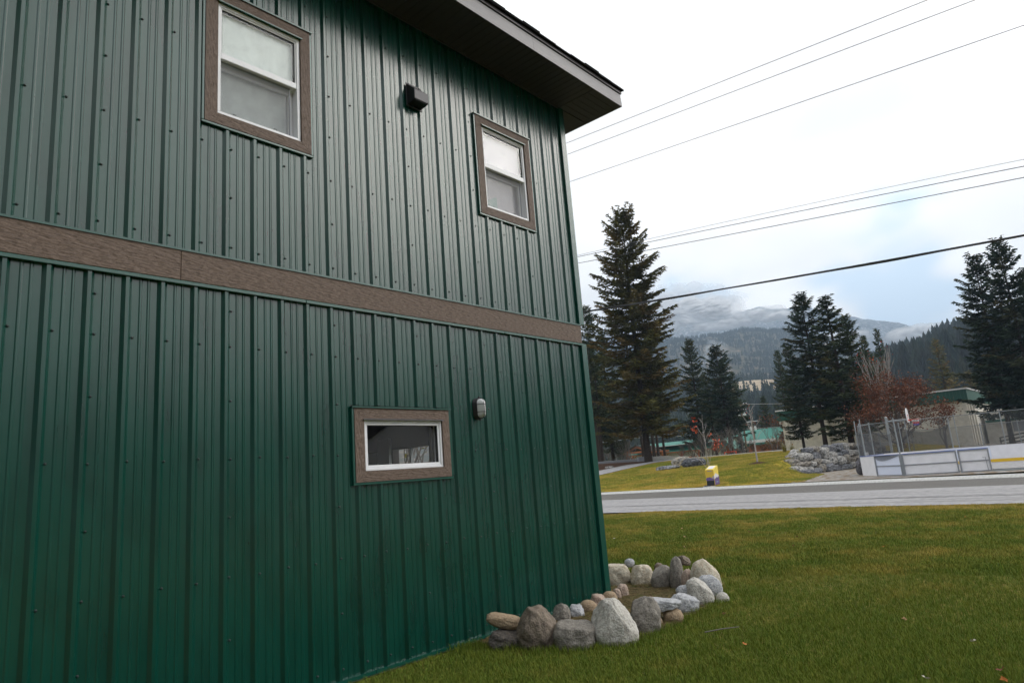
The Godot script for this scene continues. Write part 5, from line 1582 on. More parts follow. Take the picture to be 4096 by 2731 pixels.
func hills() -> void:
	var near := {"el": [[-30.0, 0.012], [-24.0, 0.022], [-18.0, 0.052], [-15.0, 0.074], [-12.0, 0.094], [-10.2, 0.098], [-9.5, 0.103], [-8.9, 0.109], [-7.8, 0.113], [-5.0, 0.120], [0.0, 0.126], [20.0, 0.125], [50.0, 0.110], [80.0, 0.105], [125.0, 0.09]], "dc": 600.0, "db": 230.0, "y0": 1.0, "pow": 0.9, "bump": 5.0, "f": 0.012, "back": 0.1}
	var low := {"el": [[-42.0, 0.10], [-28.0, 0.104], [-23.0, 0.105], [-20.5, 0.103], [-18.5, 0.10], [-16.0, 0.075], [-13.0, 0.05]], "dc": 700.0, "db": 240.0, "y0": 1.0, "pow": 1.0, "bump": 4.0, "f": 0.008, "back": 0.0}
	var mid := {"el": [[-55.0, 0.15], [-40.0, 0.163], [-33.0, 0.170], [-27.0, 0.177], [-25.0, 0.175], [-23.2, 0.178], [-21.0, 0.176], [-18.7, 0.170], [-16.5, 0.152], [-14.0, 0.124], [-11.0, 0.10], [-6.0, 0.08]], "dc": 1500.0, "db": 720.0, "y0": 20.0, "pow": 0.85, "bump": 32.0, "f": 0.0036, "back": 0.1}
	var far := {"el": [[-60.0, 0.17], [-45.0, 0.19], [-35.0, 0.20], [-27.0, 0.214], [-24.0, 0.205], [-22.2, 0.204], [-20.56, 0.212], [-19.5, 0.201], [-17.9, 0.202], [-16.8, 0.197], [-15.6, 0.186], [-14.2, 0.1765], [-12.5, 0.166], [-11.0, 0.1585], [-10.2, 0.149], [-9.0, 0.136], [-7.0, 0.115], [0.0, 0.09]], "dc": 3000.0, "db": 1700.0, "y0": 100.0, "pow": 0.8, "bump": 55.0, "f": 0.0022, "back": 0.2}
	var o := put("mountain", ridge_mesh(far, -60.0, 0.0, 0.25, 26), M.mountain); structure(o)
	o = put("mid_hill", ridge_mesh(mid, -55.0, -6.0, 0.3, 26), M.hill_mid); structure(o)
	o = put("low_hill", ridge_mesh(low, -42.0, -13.0, 0.4, 22), M.hill_near); structure(o)
	o = put("near_hill", ridge_mesh(near, -30.0, 125.0, 1.0, 22), M.hill_near); structure(o)
	# a dry sandy bank on the low hill
	var rows := []
	for k in 9:
		var d := lerpf(550.0, 704.0, k / 8.0)
		var row := []
		for c in 18:
			var a := lerpf(-24.6 + 0.2 * sin(k * 2.0), -20.4 + 0.25 * sin(k * 1.3), c / 17.0)
			row.append(polar(a, d, ridge_y(low, a, d) + 2.2 - (3.0 if k == 8 else 0.0)))
		rows.append(row)
	var sb := MB.new(); sheet(sb, rows)
	structure(put("sandy_bank", sb, M.hill_sand))
	# woods, read as one mass
	var dk := [far_tree(401, 9, 7, Color(0.020, 0.028, 0.018)), far_tree(402, 8, 7, Color(0.026, 0.032, 0.020)), far_tree(403, 9, 7, Color(0.030, 0.032, 0.018))]
	var md := [far_tree(404, 5, 5, Color(0.028, 0.038, 0.026)), far_tree(405, 5, 5, Color(0.036, 0.044, 0.026))]
	rng.seed = 410
	var s := []
	for q in 2600:
		var a := rng.randf_range(-22.0, -2.0)
		var d := sqrt(rng.randf_range(pow(235.0, 2.0), pow(625.0, 2.0)))
		var h := rng.randf_range(14.0, 26.0) * (1.0 if d > 330.0 else 0.7)
		s.append([Transform3D(Basis(Vector3.UP, rng.randf() * TAU).scaled(Vector3(h * 1.15, h, h * 1.15)), polar(a, d, ridge_y(near, a, d) - 0.5)), Color(1, 1, 1) * rng.randf_range(0.7, 1.35)])
	for q in 1500:
		var a := rng.randf_range(-2.0, 100.0)
		var d := sqrt(rng.randf_range(pow(235.0, 2.0), pow(625.0, 2.0)))
		var h := rng.randf_range(18.0, 28.0)
		s.append([Transform3D(Basis(Vector3.UP, rng.randf() * TAU).scaled(Vector3(h * 1.5, h, h * 1.5)), polar(a, d, ridge_y(near, a, d) - 0.5)), Color(1, 1, 1) * rng.randf_range(0.7, 1.35)])
	scatter("near_forest", "dark conifer forest on the near hill", s, dk, "forest")
	s = []
	for q in 2600:
		var a := rng.randf_range(-40.0, -14.0)
		var d := sqrt(rng.randf_range(pow(245.0, 2.0), pow(765.0, 2.0)))
		if d > 540.0 and d < 710.0 and a > -24.9 and a < -20.2 and rng.randf() < 0.985: continue
		if d < 540.0 and rng.randf() < 0.35: continue
		var h := rng.randf_range(9.0, 16.0)
		s.append([Transform3D(Basis(Vector3.UP, rng.randf() * TAU).scaled(Vector3(h * 1.1, h, h * 1.1)), polar(a, d, ridge_y(low, a, minf(d, 700.0)) - 0.5)), Color(1, 1, 1) * rng.randf_range(0.7, 1.3)])
	for q in 700:
		var a := rng.randf_range(-40.0, -15.0)
		var d := rng.randf_range(708.0, 750.0)
		var h := rng.randf_range(10.0, 14.5)
		s.append([Transform3D(Basis(Vector3.UP, rng.randf() * TAU).scaled(Vector3(h * 1.2, h, h * 1.2)), polar(a, d, ridge_y(low, a, 700.0) - 0.5)), Color(1, 1, 1) * rng.randf_range(0.7, 1.2)])
	scatter("low_forest", "conifer forest on the low hill above the sandy bank", s, md, "forest")
	s = []
	for q in 9000:
		var a := rng.randf_range(-36.0, -10.0)
		var d := sqrt(rng.randf_range(pow(760.0, 2.0), pow(1535.0, 2.0)))
		var p := polar(a, d, 0.0)
		if n_b.get_noise_2d(p.x * 0.006, p.z * 0.006) > 0.22: continue
		var h := rng.randf_range(7.0, 12.0)
		s.append([Transform3D(Basis(Vector3.UP, rng.randf() * TAU).scaled(Vector3(h * 1.3, h, h * 1.3)), polar(a, d, ridge_y(mid, a, d) - 0.5)), Color(1, 1, 1) * rng.randf_range(0.7, 1.35)])
	for q in 900:
		var a := rng.randf_range(-36.0, -15.0)
		var d := rng.randf_range(1465.0, 1515.0)
		var h := rng.randf_range(7.0, 12.0)
		s.append([Transform3D(Basis(Vector3.UP, rng.randf() * TAU).scaled(Vector3(h * 1.2, h, h * 1.2)), polar(a, d, ridge_y(mid, a, d) - 0.5)), Color(1, 1, 1) * rng.randf_range(0.6, 1.2)])
	scatter("mid_forest", "hazy conifer forest on the middle ridge", s, md, "forest")

# a lumpy lens of cloud, thinning out to nothing at its rim; light passes through it
func mist(called: String, label: String, category: String, puffs: Array, d: float, thick: float, col: Color, deep: float) -> void:
	var f := FastNoiseLite.new()
	f.seed = 8; f.frequency = 1.3; f.fractal_octaves = 5
	var k := 0
	for p in puffs:
		k += 1
		var b := MB.new()
		var hw: float = d * tan(deg_to_rad(p[2])); var hh: float = d * p[3]
		var nr := 20; var ns := 72
		for face in [1.0]:
			var k0 := b.v.size()
			for r in nr + 1:
				for s in ns:
					var rr := float(r) / nr; var a := TAU * s / ns
					var x := cos(a) * rr; var y := sin(a) * rr
					var n := f.get_noise_3d(x * hw / 70.0 + k * 9.0, y * hh / 45.0, face * 0.3)
					var al: float = thick * (p[4] if p.size() > 4 else 1.0) * pow(maxf(1.0 - rr * rr, 0.0), 1.1) * clampf(1.0 + 0.9 * n, 0.0, 1.5)
					b.tint(Color(col.r, col.g, col.b, clampf(al, 0.0, 1.0)))
					b.vert(Vector3(x * hw * (1.0 + 0.12 * n), y * hh * (1.0 + 0.25 * n), face * deep * sqrt(maxf(1.0 - rr * rr, 0.0)) * (1.0 + 0.4 * n)), Vector3(0, 0.7, 0.7))
			for r in nr:
				for s in ns:
					var a := k0 + r * ns + s; var e := k0 + r * ns + (s + 1) % ns
					b.i.append_array([a, e, e + ns, a, e + ns, a + ns])
		var o := put(called, b, M.cloud)
		o.position = polar(p[0], d, CAM.y + p[1] * d)
		o.rotation.y = -deg_to_rad(p[0]) - PI * 0.5
		stuff(o, label, category)

func weather() -> void:
	# cloud lying along the mountain: [azimuth, tangent of elevation, half width in degrees, half height, strength]
	mist("cloud_bank", "white cloud lying along the snowy mountainside", "cloud", [
		[-23.2, 0.1885, 3.4, 0.010], [-20.8, 0.1965, 2.8, 0.012], [-28.0, 0.222, 6.6, 0.040, 1.3], [-24.4, 0.214, 3.0, 0.020, 1.2], [-18.8, 0.189, 2.2, 0.009],
		[-10.0, 0.139, 2.4, 0.012, 1.2], [-15.2, 0.146, 3.0, 0.013, 1.2], [-31.0, 0.20, 5.0, 0.025]], 1580.0, 0.95, Color(1, 1, 1), 40.0)
	mist("smoke_plume", "thin blue-white smoke rising from the valley", "smoke", [
		[-25.45, 0.1330, 0.34, 0.010, 0.8], [-25.15, 0.1450, 0.42, 0.009], [-24.85, 0.1550, 0.50, 0.009, 1.2], [-24.55, 0.1640, 0.55, 0.008, 1.2], [-24.0, 0.158, 0.8, 0.010, 0.6], [-24.3, 0.142, 0.9, 0.013, 0.5]], 710.0, 0.30, Color(0.90, 0.96, 1.0), 9.0)

# ---------------------------------------------------------------- park, court and school
func turn_to(a: Vector3, b: Vector3) -> Transform3D:
	# x runs from a to b, y up
	var d := b - a
	d.y = 0.0
	d = d.normalized()
	return Transform3D(Basis(d, Vector3.UP, d.cross(Vector3.UP)), a)

func painted_bin() -> void:
	var o := thing("painted_bin", "leaning yellow bin painted with purple and white mountains behind the kerb", "bin", Vector3(28.95, 0.275, -12.48))
	var side := [Vector2(-0.28, 0.02), Vector2(0.28, 0.02), Vector2(0.28, 1.06), Vector2(-0.28, 0.86)]
	var b := MB.new()
	b.prism(side, -0.25, 0.25)
	put("body", b, M.bin_yellow, o)
	b = MB.new()
	b.box(Vector3(-0.292, 0.30, -0.235), Vector3(-0.281, 0.845, 0.235))
	put("door", b, M.bin_gold, o)
	b = MB.new()
	b.box(Vector3(-0.30, 0.0, -0.225), Vector3(-0.282, 0.27, 0.225))
	put("hatch", b, M.bin_black, o)
	var fr := Transform3D(Basis(Vector3(0, 0, 1), Vector3.UP, Vector3(-1, 0, 0)), Vector3(-0.292, 0, 0))
	b = MB.new()
	b.prism([Vector2(-0.235, 0.275), Vector2(0.235, 0.275), Vector2(0.235, 0.33), Vector2(0.05, 0.43), Vector2(-0.03, 0.46), Vector2(-0.10, 0.43), Vector2(-0.16, 0.44), Vector2(-0.235, 0.40)], 0.0005, 0.003, fr)
	put("painted_hills", b, M.bin_purple, o)
	b = MB.new()
	b.prism([Vector2(0.235, 0.34), Vector2(0.235, 0.54), Vector2(0.10, 0.42)], 0.0005, 0.002, fr)
	put("painted_peak", b, M.bin_lilac, o)
	b = MB.new()
	b.prism([Vector2(-0.28, 0.02), Vector2(0.28, 0.02), Vector2(0.28, 0.50), Vector2(0.12, 0.40), Vector2(0.02, 0.44), Vector2(-0.28, 0.34)], 0.2515, 0.2540)
	put("painted_hills", b, M.bin_purple, o)
	b = MB.new()
	b.prism([Vector2(-0.28, 0.52), Vector2(-0.08, 0.66), Vector2(0.28, 0.52), Vector2(0.20, 0.44), Vector2(0.02, 0.44), Vector2(-0.20, 0.36), Vector2(-0.28, 0.34)], 0.2505, 0.2530)
	put("painted_peak", b, M.bin_white, o)
	b = MB.new()
	b.box(Vector3(-0.10, 0.17, 0.2545), Vector3(0.12, 0.205, 0.2565))
	put("sticker", b, M.bin_cyan, o)
	b = MB.new()
	b.box(Vector3(-0.2935, 0.76, -0.12), Vector3(-0.2925, 0.80, 0.16))
	put("name_plate", b, M.grey_paint, o)
	b = MB.new()
	b.box(Vector3(-0.20, 0.0, -0.17), Vector3(0.20, 0.006, 0.17), Transform3D(Basis(Vector3(0, 0, 1), atan2(0.2, 0.56)), Vector3(0, 0.965, 0)))
	put("lid_label", b, M.bin_white, o)
	b = MB.new()
	b.box(Vector3(-0.50, -0.02, -0.30), Vector3(-0.31, 0.03, 0.05))
	put("foot_plate", b, M.bin_black, o)
	b = MB.new()
	b.box(Vector3(-0.55, -0.12, -0.34), Vector3(0.40, -0.02, 0.34))
	put("concrete_pad", b, M.concrete, o)

func quarry(seed_: int, size: Vector3, boxy := 5.0, rough := 0.16, tones := []) -> MB:
	rng.seed = seed_
	if tones.is_empty():
		tones = [[Color(0.34, 0.345, 0.37), Color(0.15, 0.155, 0.17), Color(0.05, 0.05, 0.06)], [Color(0.62, 0.60, 0.56), Color(0.36, 0.35, 0.34), Color(0.10, 0.10, 0.10)], [Color(0.46, 0.40, 0.31), Color(0.28, 0.27, 0.27), Color(0.09, 0.09, 0.09)]][seed_ % 3]
	var cuts := []
	for k in 5: cuts.append([rng.randf_range(-1, 1), rng.randf_range(-0.8, 1), rng.randf_range(-1, 1), rng.randf_range(0.80, 1.05)])
	return stone(size, seed_, boxy, rough, tones, cuts, rng.randf_range(-0.1, 0.15), 3, 0.0, 1.4)

func park_stones() -> void:
	var dark := [Color(0.17, 0.18, 0.20), Color(0.07, 0.075, 0.085), Color(0.48, 0.48, 0.50)]
	var o := put("park_boulder", quarry(601, Vector3(1.75, 0.85, 1.3), 2.5, 0.16, dark), M.quarry_stone)
	o.position = Vector3(40.9, 1.50, -19.6); o.rotation.y = -0.9
	tag(o, "dark white-streaked boulder on the park slope", "boulder", "boulders on the park slope")
	o = put("park_boulder", quarry(602, Vector3(1.5, 0.95, 1.2), 4.5, 0.10, [Color(0.42, 0.42, 0.42), Color(0.50, 0.42, 0.30), Color(0.12, 0.12, 0.13)]), M.quarry_stone)
	o.position = Vector3(42.2, 1.66, -21.4); o.rotation.y = -0.8
	tag(o, "flat-topped grey and tan boulder behind the dark one", "boulder", "boulders on the park slope")
	o = put("park_boulder", quarry(603, Vector3(1.7, 0.42, 1.0), 3.5, 0.14, [Color(0.44, 0.45, 0.47), Color(0.28, 0.28, 0.30), Color(0.10, 0.10, 0.11)]), M.quarry_stone)
	o.position = Vector3(39.9, 1.30, -21.3); o.rotation.y = -1.0
	tag(o, "low pale slab at the foot of the flat-topped boulder", "boulder", "boulders on the park slope")
	o = put("park_boulder", quarry(604, Vector3(1.15, 1.05, 1.0), 2.6, 0.14, [Color(0.16, 0.15, 0.16), Color(0.10, 0.095, 0.10), Color(0.40, 0.38, 0.42)]), M.quarry_stone)
	o.position = Vector3(33.3, 0.66, -5.75)
	tag(o, "dark rounded boulder against the end of the rink boards", "boulder")
	# the dry-laid bank of quarry stone
	var W := thing("stone_bank", "dry-laid bank of grey quarry stones holding up the school lawn", "retaining wall", Vector3.ZERO)
	var shapes := []
	for k in 9: shapes.append(quarry(620 + k, Vector3(1, 1, 1), 5.0, 0.13).mesh(M.quarry_stone))
	rng.seed = 640
	var a := Vector2(41.6, -12.2); var e := Vector2(54.5, -10.35)
	var dir := (e - a).normalized(); var out := Vector2(dir.y * -1.0, dir.x)
	if out.y < 0: out = -out
	for c in 4:
		var along := rng.randf_range(-0.4, 0.2) + (3 - c) * -0.5 + (1.2 if c == 3 else 0.0)
		while along < (e - a).length():
			var w := rng.randf_range(0.7, 1.6); var h := rng.randf_range(0.44, 0.66) * (1.6 if rng.randf() < 0.28 else 1.0)
			var p := a + dir * (along + w * 0.5) + out * (0.60 - 0.22 * c)
			if along > -0.5 or c < 3:
				var s := put("bank_stone", shapes[rng.randi() % 9], null, W)
				s.position = Vector3(p.x, 0.44 + 0.45 * c + rng.randf_range(-0.07, 0.07) + 0.012 * along, p.y)
				s.scale = Vector3(w * 0.93, h * 0.86, rng.randf_range(0.7, 1.0))
				s.rotation = Vector3(rng.randf_range(-0.12, 0.12), -dir.angle() + rng.randf_range(-0.2, 0.2), rng.randf_range(-0.10, 0.10))
			along += w
	var soil := MB.new()
	soil.box(Vector3(1.2, 0.2, -1.0), Vector3(13.0, 1.70, -0.25), Transform3D(Basis(Vector3(dir.x, 0, dir.y), Vector3.UP, Vector3(out.x, 0, out.y)), Vector3(a.x, 0, a.y)))
	put("earth_core", soil, M.mulch, W)
	# long blocks at the low end
	for q in [[40.3, 0.62, -12.0, 2.3, 0.42, 0.8, 0.05], [40.6, 0.36, -11.4, 1.9, 0.42, 0.8, -0.1], [41.9, 0.36, -11.3, 1.0, 0.46, 0.8, 0.2], [41.2, 1.0, -12.4, 1.5, 0.62, 1.0, -0.2], [42.0, 1.35, -12.6, 1.2, 0.55, 0.9, 0.2], [42.9, 1.5, -12.7, 1.4, 0.8, 0.9, 0.5]]:
		var s := put("bank_stone", shapes[int(q[3] * 10) % 9], null, W)
		s.position = Vector3(q[0], q[1], q[2]); s.scale = Vector3(q[3], q[4], q[5]); s.rotation = Vector3(0, -0.3 + q[6], q[6] * 0.3)
	# pale concrete edging along the top of the slope
	var ed := thing("lawn_edging", "pale concrete edging along the crest of the park slope", "edging")
	var pts := [Vector3(50.4, 0, -26.2), Vector3(50.6, 0, -22.0), Vector3(50.6, 0, -18.0), Vector3(49.4, 0, -15.4), Vector3(49.6, 0, -12.6), Vector3(54.5, 0, -11.3), Vector3(60.0, 0, -10.4)]
	for k in pts.size() - 1:
		var p0: Vector3 = pts[k]; var p1: Vector3 = pts[k + 1]
		p0.y = 1.96; p1.y = 1.96
		var t := turn_to(p0, p1)
		var b := MB.new()
		b.cbox(Vector3(0.01, -0.5, -0.12), Vector3(p0.distance_to(p1) - 0.01, 0.10, 0.12), 0.02, t)
		put("edging_length", b, M.concrete, ed)
	# low dark wall, stone pier and ramp slab by the great fir
	var lw := thing("low_wall", "low grey concrete wall and ramp slab behind the great fir", "wall")
	var b := MB.new()
	b.cbox(Vector3(0, -0.6, -0.15), Vector3(7.2, 0.40, 0.15), 0.02, turn_to(Vector3(50.6, 2.02, -36.4), Vector3(54.6, 2.0, -32.0)))
	put("wall_length", b, M.grey_paint, lw)
	b = MB.new()
	b.prism([Vector2(0, -0.5), Vector2(3.4, -0.5), Vector2(3.4, 0.06), Vector2(1.6, 0.48), Vector2(0, 0.46)], -0.35, 0.35, turn_to(Vector3(52.8, 2.0, -30.4), Vector3(54.2, 2.0, -27.3)))
	put("ramp_slab", b, M.concrete, lw)
	b = MB.new()
	b.cbox(Vector3(-0.55, -0.4, -0.4), Vector3(0.55, 0.48, 0.4), 0.05, Transform3D(Basis(Vector3.UP, -0.9), Vector3(51.6, 2.05, -30.4)))
	put("stone_pier", b, M.grey_paint, lw)
	# flat pale stones along the mulch
	rng.seed = 650
	for q in [[41.5, 1.42, -30.0, 1.3, "pale flat stone edging the mulch beside the path foot"], [43.2, 1.55, -30.5, 1.0, "grey flat stone edging the mulch, second up the path"], [45.6, 1.72, -30.4, 0.8, "small pale flat stone edging the mulch further up the path"]]:
		o = put("edging_stone", quarry(int(q[3] * 100) + 650, Vector3(q[3], 0.28, 0.6), 3.5, 0.12), M.quarry_stone)
		o.position = Vector3(q[0], q[1], q[2]); o.rotation.y = -0.2
		tag(o, q[4], "stone", "stones along the mulch")

func bars(b: MB, a: Vector3, e: Vector3, r: float, sides := 6) -> void:
	b.tube([a, e], [r, r], sides)

func fence(label: String, line: Array, h: float, gap: float, mid: bool, group: String) -> Node3D:
	var F := thing("chain_link_fence", label, "fence", Vector3.ZERO, group)
	var post := MB.new()
	post.tube([Vector3(0, -0.2, 0), Vector3(0, h + 0.06, 0)], [0.036, 0.036], 7)
	post.lathe([Vector2(0.042, h + 0.05), Vector2(0.042, h + 0.09), Vector2(0.0, h + 0.13)], 7)
	var pm := post.mesh(M.galvanised)
	for k in line.size() - 1:
		var a: Vector3 = line[k]; var e: Vector3 = line[k + 1]
		var L := a.distance_to(e)
		var n := maxi(1, int(round(L / gap)))
		for q in n + (1 if k == line.size() - 2 else 0):
			var s := put("post", pm, null, F)
			s.position = a.lerp(e, float(q) / n)
		var rail := MB.new()
		bars(rail, a + Vector3(0, h, 0), e + Vector3(0, h, 0), 0.022)
		put("top_rail", rail, M.galvanised, F)
		if mid:
			rail = MB.new()
			bars(rail, a + Vector3(0, 0.12, 0), e + Vector3(0, 0.12, 0), 0.018)
			put("bottom_rail", rail, M.galvanised, F)
		# the wire fabric, thin as it is
		var m := MB.new()
		m.quad(a + Vector3(0, 0.05, 0), e + Vector3(0, 0.05, 0), e + Vector3(0, h, 0), a + Vector3(0, h, 0))
		put("wire_mesh", m, M.chain_mesh, F)
	return F

func court() -> void:
	fence("tall grey chain-link fence behind the basketball hoop", [Vector3(49.6, 0.36, -10.1), Vector3(50.3, 0.36, -4.0), Vector3(51.2, 0.36, 4.0), Vector3(51.5, 0.36, 14.0)], 3.05, 2.6, true, "chain-link fences")
	fence("lower chain-link fence between the court and the school", [Vector3(50.4, 0.5, -10.25), Vector3(57.0, 0.55, -8.2), Vector3(58.0, 0.55, 6.0)], 2.2, 2.2, true, "chain-link fences")
	fence("short chain-link return with a gate beside the stone bank", [Vector3(49.6, 0.36, -10.2), Vector3(46.6, 0.34, -9.2), Vector3(44.5, 0.33, -8.1)], 2.9, 1.6, true, "chain-link fences")
	# dark wind netting hung on tall posts at the end of the rink
	var N := thing("end_netting", "dark sagging netting on tall posts behind the rink corner", "netting")
	var cols := [[31.4, -5.2, 2.75], [34.5, -6.3, 2.8], [38.2, -6.5, 2.75], [41.3, -5.6, 2.7], [43.0, -3.2, 2.75]]
	for k in cols.size():
		var b := MB.new()
		b.tube([Vector3(cols[k][0], 0.2, cols[k][1]), Vector3(cols[k][0], cols[k][2] + 0.35, cols[k][1])], [0.035, 0.03], 7)
		put("post", b, M.galvanised, N)
		if k < cols.size() - 1:
			var m := MB.new()
			for q in 8:
				var u0 := q / 8.0; var u1 := (q + 1) / 8.0
				var s0 := 0.35 * sin(PI * u0); var s1 := 0.35 * sin(PI * u1)
				var a := Vector3(lerpf(cols[k][0], cols[k + 1][0], u0), 0, lerpf(cols[k][1], cols[k + 1][1], u0))
				var e := Vector3(lerpf(cols[k][0], cols[k + 1][0], u1), 0, lerpf(cols[k][1], cols[k + 1][1], u1))
				m.quad(a + Vector3(0, 1.15, 0), e + Vector3(0, 1.15, 0), e + Vector3(0, 2.7 - s1, 0), a + Vector3(0, 2.7 - s0, 0))
			put("net", m, M.net_dark, N)
	var tp := MB.new()
	tp.tube([Vector3(28.5, 0.2, -2.95), Vector3(28.5, 2.9, -3.0)], [0.035, 0.03], 7)
	put("post", tp, M.galvanised, N)
	var nm := MB.new()
	for q in 10:
		var u0 := q / 10.0; var u1 := (q + 1) / 10.0
		var a := Vector3(lerpf(29.75, 28.55, u0), 0, lerpf(-4.42, -3.05, u0)); var e := Vector3(lerpf(29.75, 28.55, u1), 0, lerpf(-4.42, -3.05, u1))
		nm.quad(a + Vector3(-0.03, 1.17 - 0.22 * sin(PI * pow(u0, 0.6)), 0.03), e + Vector3(-0.03, 1.17 - 0.22 * sin(PI * pow(u1, 0.6)), 0.03), e + Vector3(-0.03, 1.2, 0.03), a + Vector3(-0.03, 1.2, 0.03))
	put("net", nm, M.net_dark, N)
	# rink boards: the steel-framed backs face the road
	var specs := [
		["angled end panel of the white rink boards with netting over it", Vector3(29.82, 0.25, -4.38), Vector3(28.52, 0.25, -2.97), 0],
		["long white rink panel framed in grey steel facing the road", Vector3(28.50, 0.25, -2.93), Vector3(28.62, 0.25, -0.80), 1],
		["white rink gate panel with a latch bar facing the road", Vector3(28.62, 0.25, -0.76), Vector3(28.66, 0.25, 0.38), 2]]
	for sp in specs:
		var o := thing("rink_panel", sp[0], "rink board", Vector3.ZERO, "rink boards")
		var L: float = (sp[1] as Vector3).distance_to(sp[2])
		var t := turn_to(sp[1], sp[2])
		# outer face towards the road is +z or -z of this frame
		var sgn := 1.0 if t.basis.z.x < 0 else -1.0
		var b := MB.new()
		b.box(Vector3(0, 0.06, -0.012), Vector3(L, 0.95, 0.012), t)
		put("board", b, M.board_blue_white if sp[3] == 0 else M.board_white, o)
		for y in [0.03, 0.47, 0.93]:
			b = MB.new()
			b.cbox(Vector3(0, y - 0.022, minf(0.013 * sgn, 0.05 * sgn)), Vector3(L, y + 0.022, maxf(0.013 * sgn, 0.05 * sgn)), 0.004, t)
			put("rail", b, M.grey_paint, o)
		for x in [0.03, L - 0.03]:
			b = MB.new()
			b.cbox(Vector3(x - 0.03, 0.0, minf(0.0135 * sgn, 0.06 * sgn)), Vector3(x + 0.03, 0.97, maxf(0.0135 * sgn, 0.06 * sgn)), 0.004, t)
			put("upright", b, M.grey_paint, o)
		b = MB.new()
		b.cbox(Vector3(0, 0.952, -0.03), Vector3(L, 0.985, 0.03), 0.006, t)
		put("cap_rail", b, M.blue_cap, o)
		if sp[3] == 2:
			b = MB.new()
			b.tube([t * Vector3(L - 0.26, 0.60, 0.07 * sgn), t * Vector3(L - 0.16, 0.60, 0.07 * sgn), t * Vector3(L - 0.14, 0.02, 0.07 * sgn)], [0.014, 0.014, 0.014], 6)
			put("latch_bar", b, M.grey_paint, o)
	# curved end and far side, seen from the playing side
	var run := [Vector3(29.9, 0.27, -4.45), Vector3(31.2, 0.27, -5.4), Vector3(33.2, 0.27, -5.9), Vector3(38.2, 0.27, -6.0), Vector3(40.2, 0.27, -5.2), Vector3(41.2, 0.27, -3.4), Vector3(41.1, 0.27, -1.1), Vector3(40.9, 0.27, 2.4), Vector3(40.8, 0.27, 6.0), Vector3(40.7, 0.27, 10.0)]
	var names := ["white board turning the near rink corner", "white board after the near rink corner", "long white end board of the rink under the netting", "white board entering the far rink corner", "white board turning the far rink corner", "bluish white board past the far rink corner", "white rink board on the far side with a yellow kick strip", "white rink board further along the far side", "last white rink board along the far side"]
	for k in run.size() - 1:
		var o := thing("rink_panel", names[k], "rink board", Vector3.ZERO, "rink boards")
		var L: float = (run[k] as Vector3).distance_to(run[k + 1])
		var t := turn_to(run[k], run[k + 1])
		var b := MB.new()
		b.box(Vector3(0.004, 0.0, -0.02), Vector3(L - 0.004, 0.93, 0.02), t)
		put("board", b, M.board_blue_white if k == 5 else M.board_white, o)
		if k >= 5:
			b = MB.new()
			b.box(Vector3(0.004, 0.01, -0.028), Vector3(L - 0.004, 0.19, 0.028), t)
			put("kick_strip", b, M.yellow_strip, o)
		b = MB.new()
		b.box(Vector3(0.004, 0.931, -0.03), Vector3(L - 0.004, 0.955, 0.03), t)
		put("cap_rail", b, M.blue_cap if k < 3 else M.board_white, o)
	var sill := MB.new()
	sill.cbox(Vector3(28.58, 0.24, 0.40), Vector3(28.74, 0.30, 9.0), 0.01)
	tag(put("gate_sill", sill, M.galvanised), "low steel sill across the rink opening", "sill")
	# basketball hoop
	var H := thing("basketball_hoop", "basketball hoop with white fan backboard on a bent steel post", "basketball hoop", Vector3(44.0, 0.33, -6.86))
	var b := MB.new()
	b.tube([Vector3(0, -0.1, 0), Vector3(0, 3.18, 0)], [0.085, 0.085], 10)
	b.lathe([Vector2(0.092, 3.16), Vector2(0.092, 3.2), Vector2(0.06, 3.25), Vector2(0, 3.27)], 10)
	put("post", b, M.galvanised, H)
	b = MB.new()
	b.tube([Vector3(0, 2.93, 0.05), Vector3(0.12, 2.97, 1.22)], [0.055, 0.05], 8)
	put("arm", b, M.galvanised, H)
	# the fan board faces along +z, turned a little to the road
	var bt := Transform3D(Basis(Vector3.UP, 0.10), Vector3(0.14, 2.75, 1.26))
	b = MB.new()
	var fan := []
	for k in 13:
		var a := PI * k / 12.0
		fan.append(Vector2(cos(a) * 0.62, 0.42 + sin(a) * 0.52))
	fan.append_array([Vector2(-0.48, 0.0), Vector2(0.48, 0.0)])
	b.prism(fan, -0.02, 0.02, bt)
	put("backboard", b, M.white_metal, H)
	b = MB.new()
	for s in [-1, 1]: b.box(Vector3(s * 0.25 - 0.025, 0.12, 0.021), Vector3(s * 0.25 + 0.025, 0.50, 0.023), bt)
	b.box(Vector3(-0.274, 0.46, 0.0212), Vector3(0.274, 0.51, 0.0232), bt)
	put("target_mark", b, M.orange_red, H)
	var rc := bt * Vector3(0, 0.16, 0.42)
	var ring := []; var rr := []
	for k in 19:
		var a := TAU * k / 18.0
		ring.append(rc + Vector3(cos(a) * 0.23, 0, sin(a) * 0.23)); rr.append(0.014)
	b = MB.new(); b.tube(ring, rr, 6)
	b.box(Vector3(-0.10, 0.10, 0.02), Vector3(0.10, 0.175, 0.21), bt)
	put("rim", b, M.orange_red, H)
	var netp := [MB.new(), MB.new(), MB.new()]
	for k in 12:
		for s in [-1, 1]:
			var a0 := TAU * k / 12.0; var a1: float = a0 + s * TAU / 12.0
			var p := func(a: float, u: float) -> Vector3: return rc + Vector3(cos(a), 0, sin(a)) * lerpf(0.225, 0.14, u) + Vector3(0, -0.40 * u, 0)
			netp[0].tube([p.call(a0, 0.0), p.call(a1, 0.4)], [0.006, 0.006], 4, false)
			netp[2].tube([p.call(a1, 0.4), p.call(a0, 0.7)], [0.009, 0.009], 4, false)
			netp[1].tube([p.call(a0, 0.7), p.call(a1, 1.0)], [0.009, 0.009], 4, false)
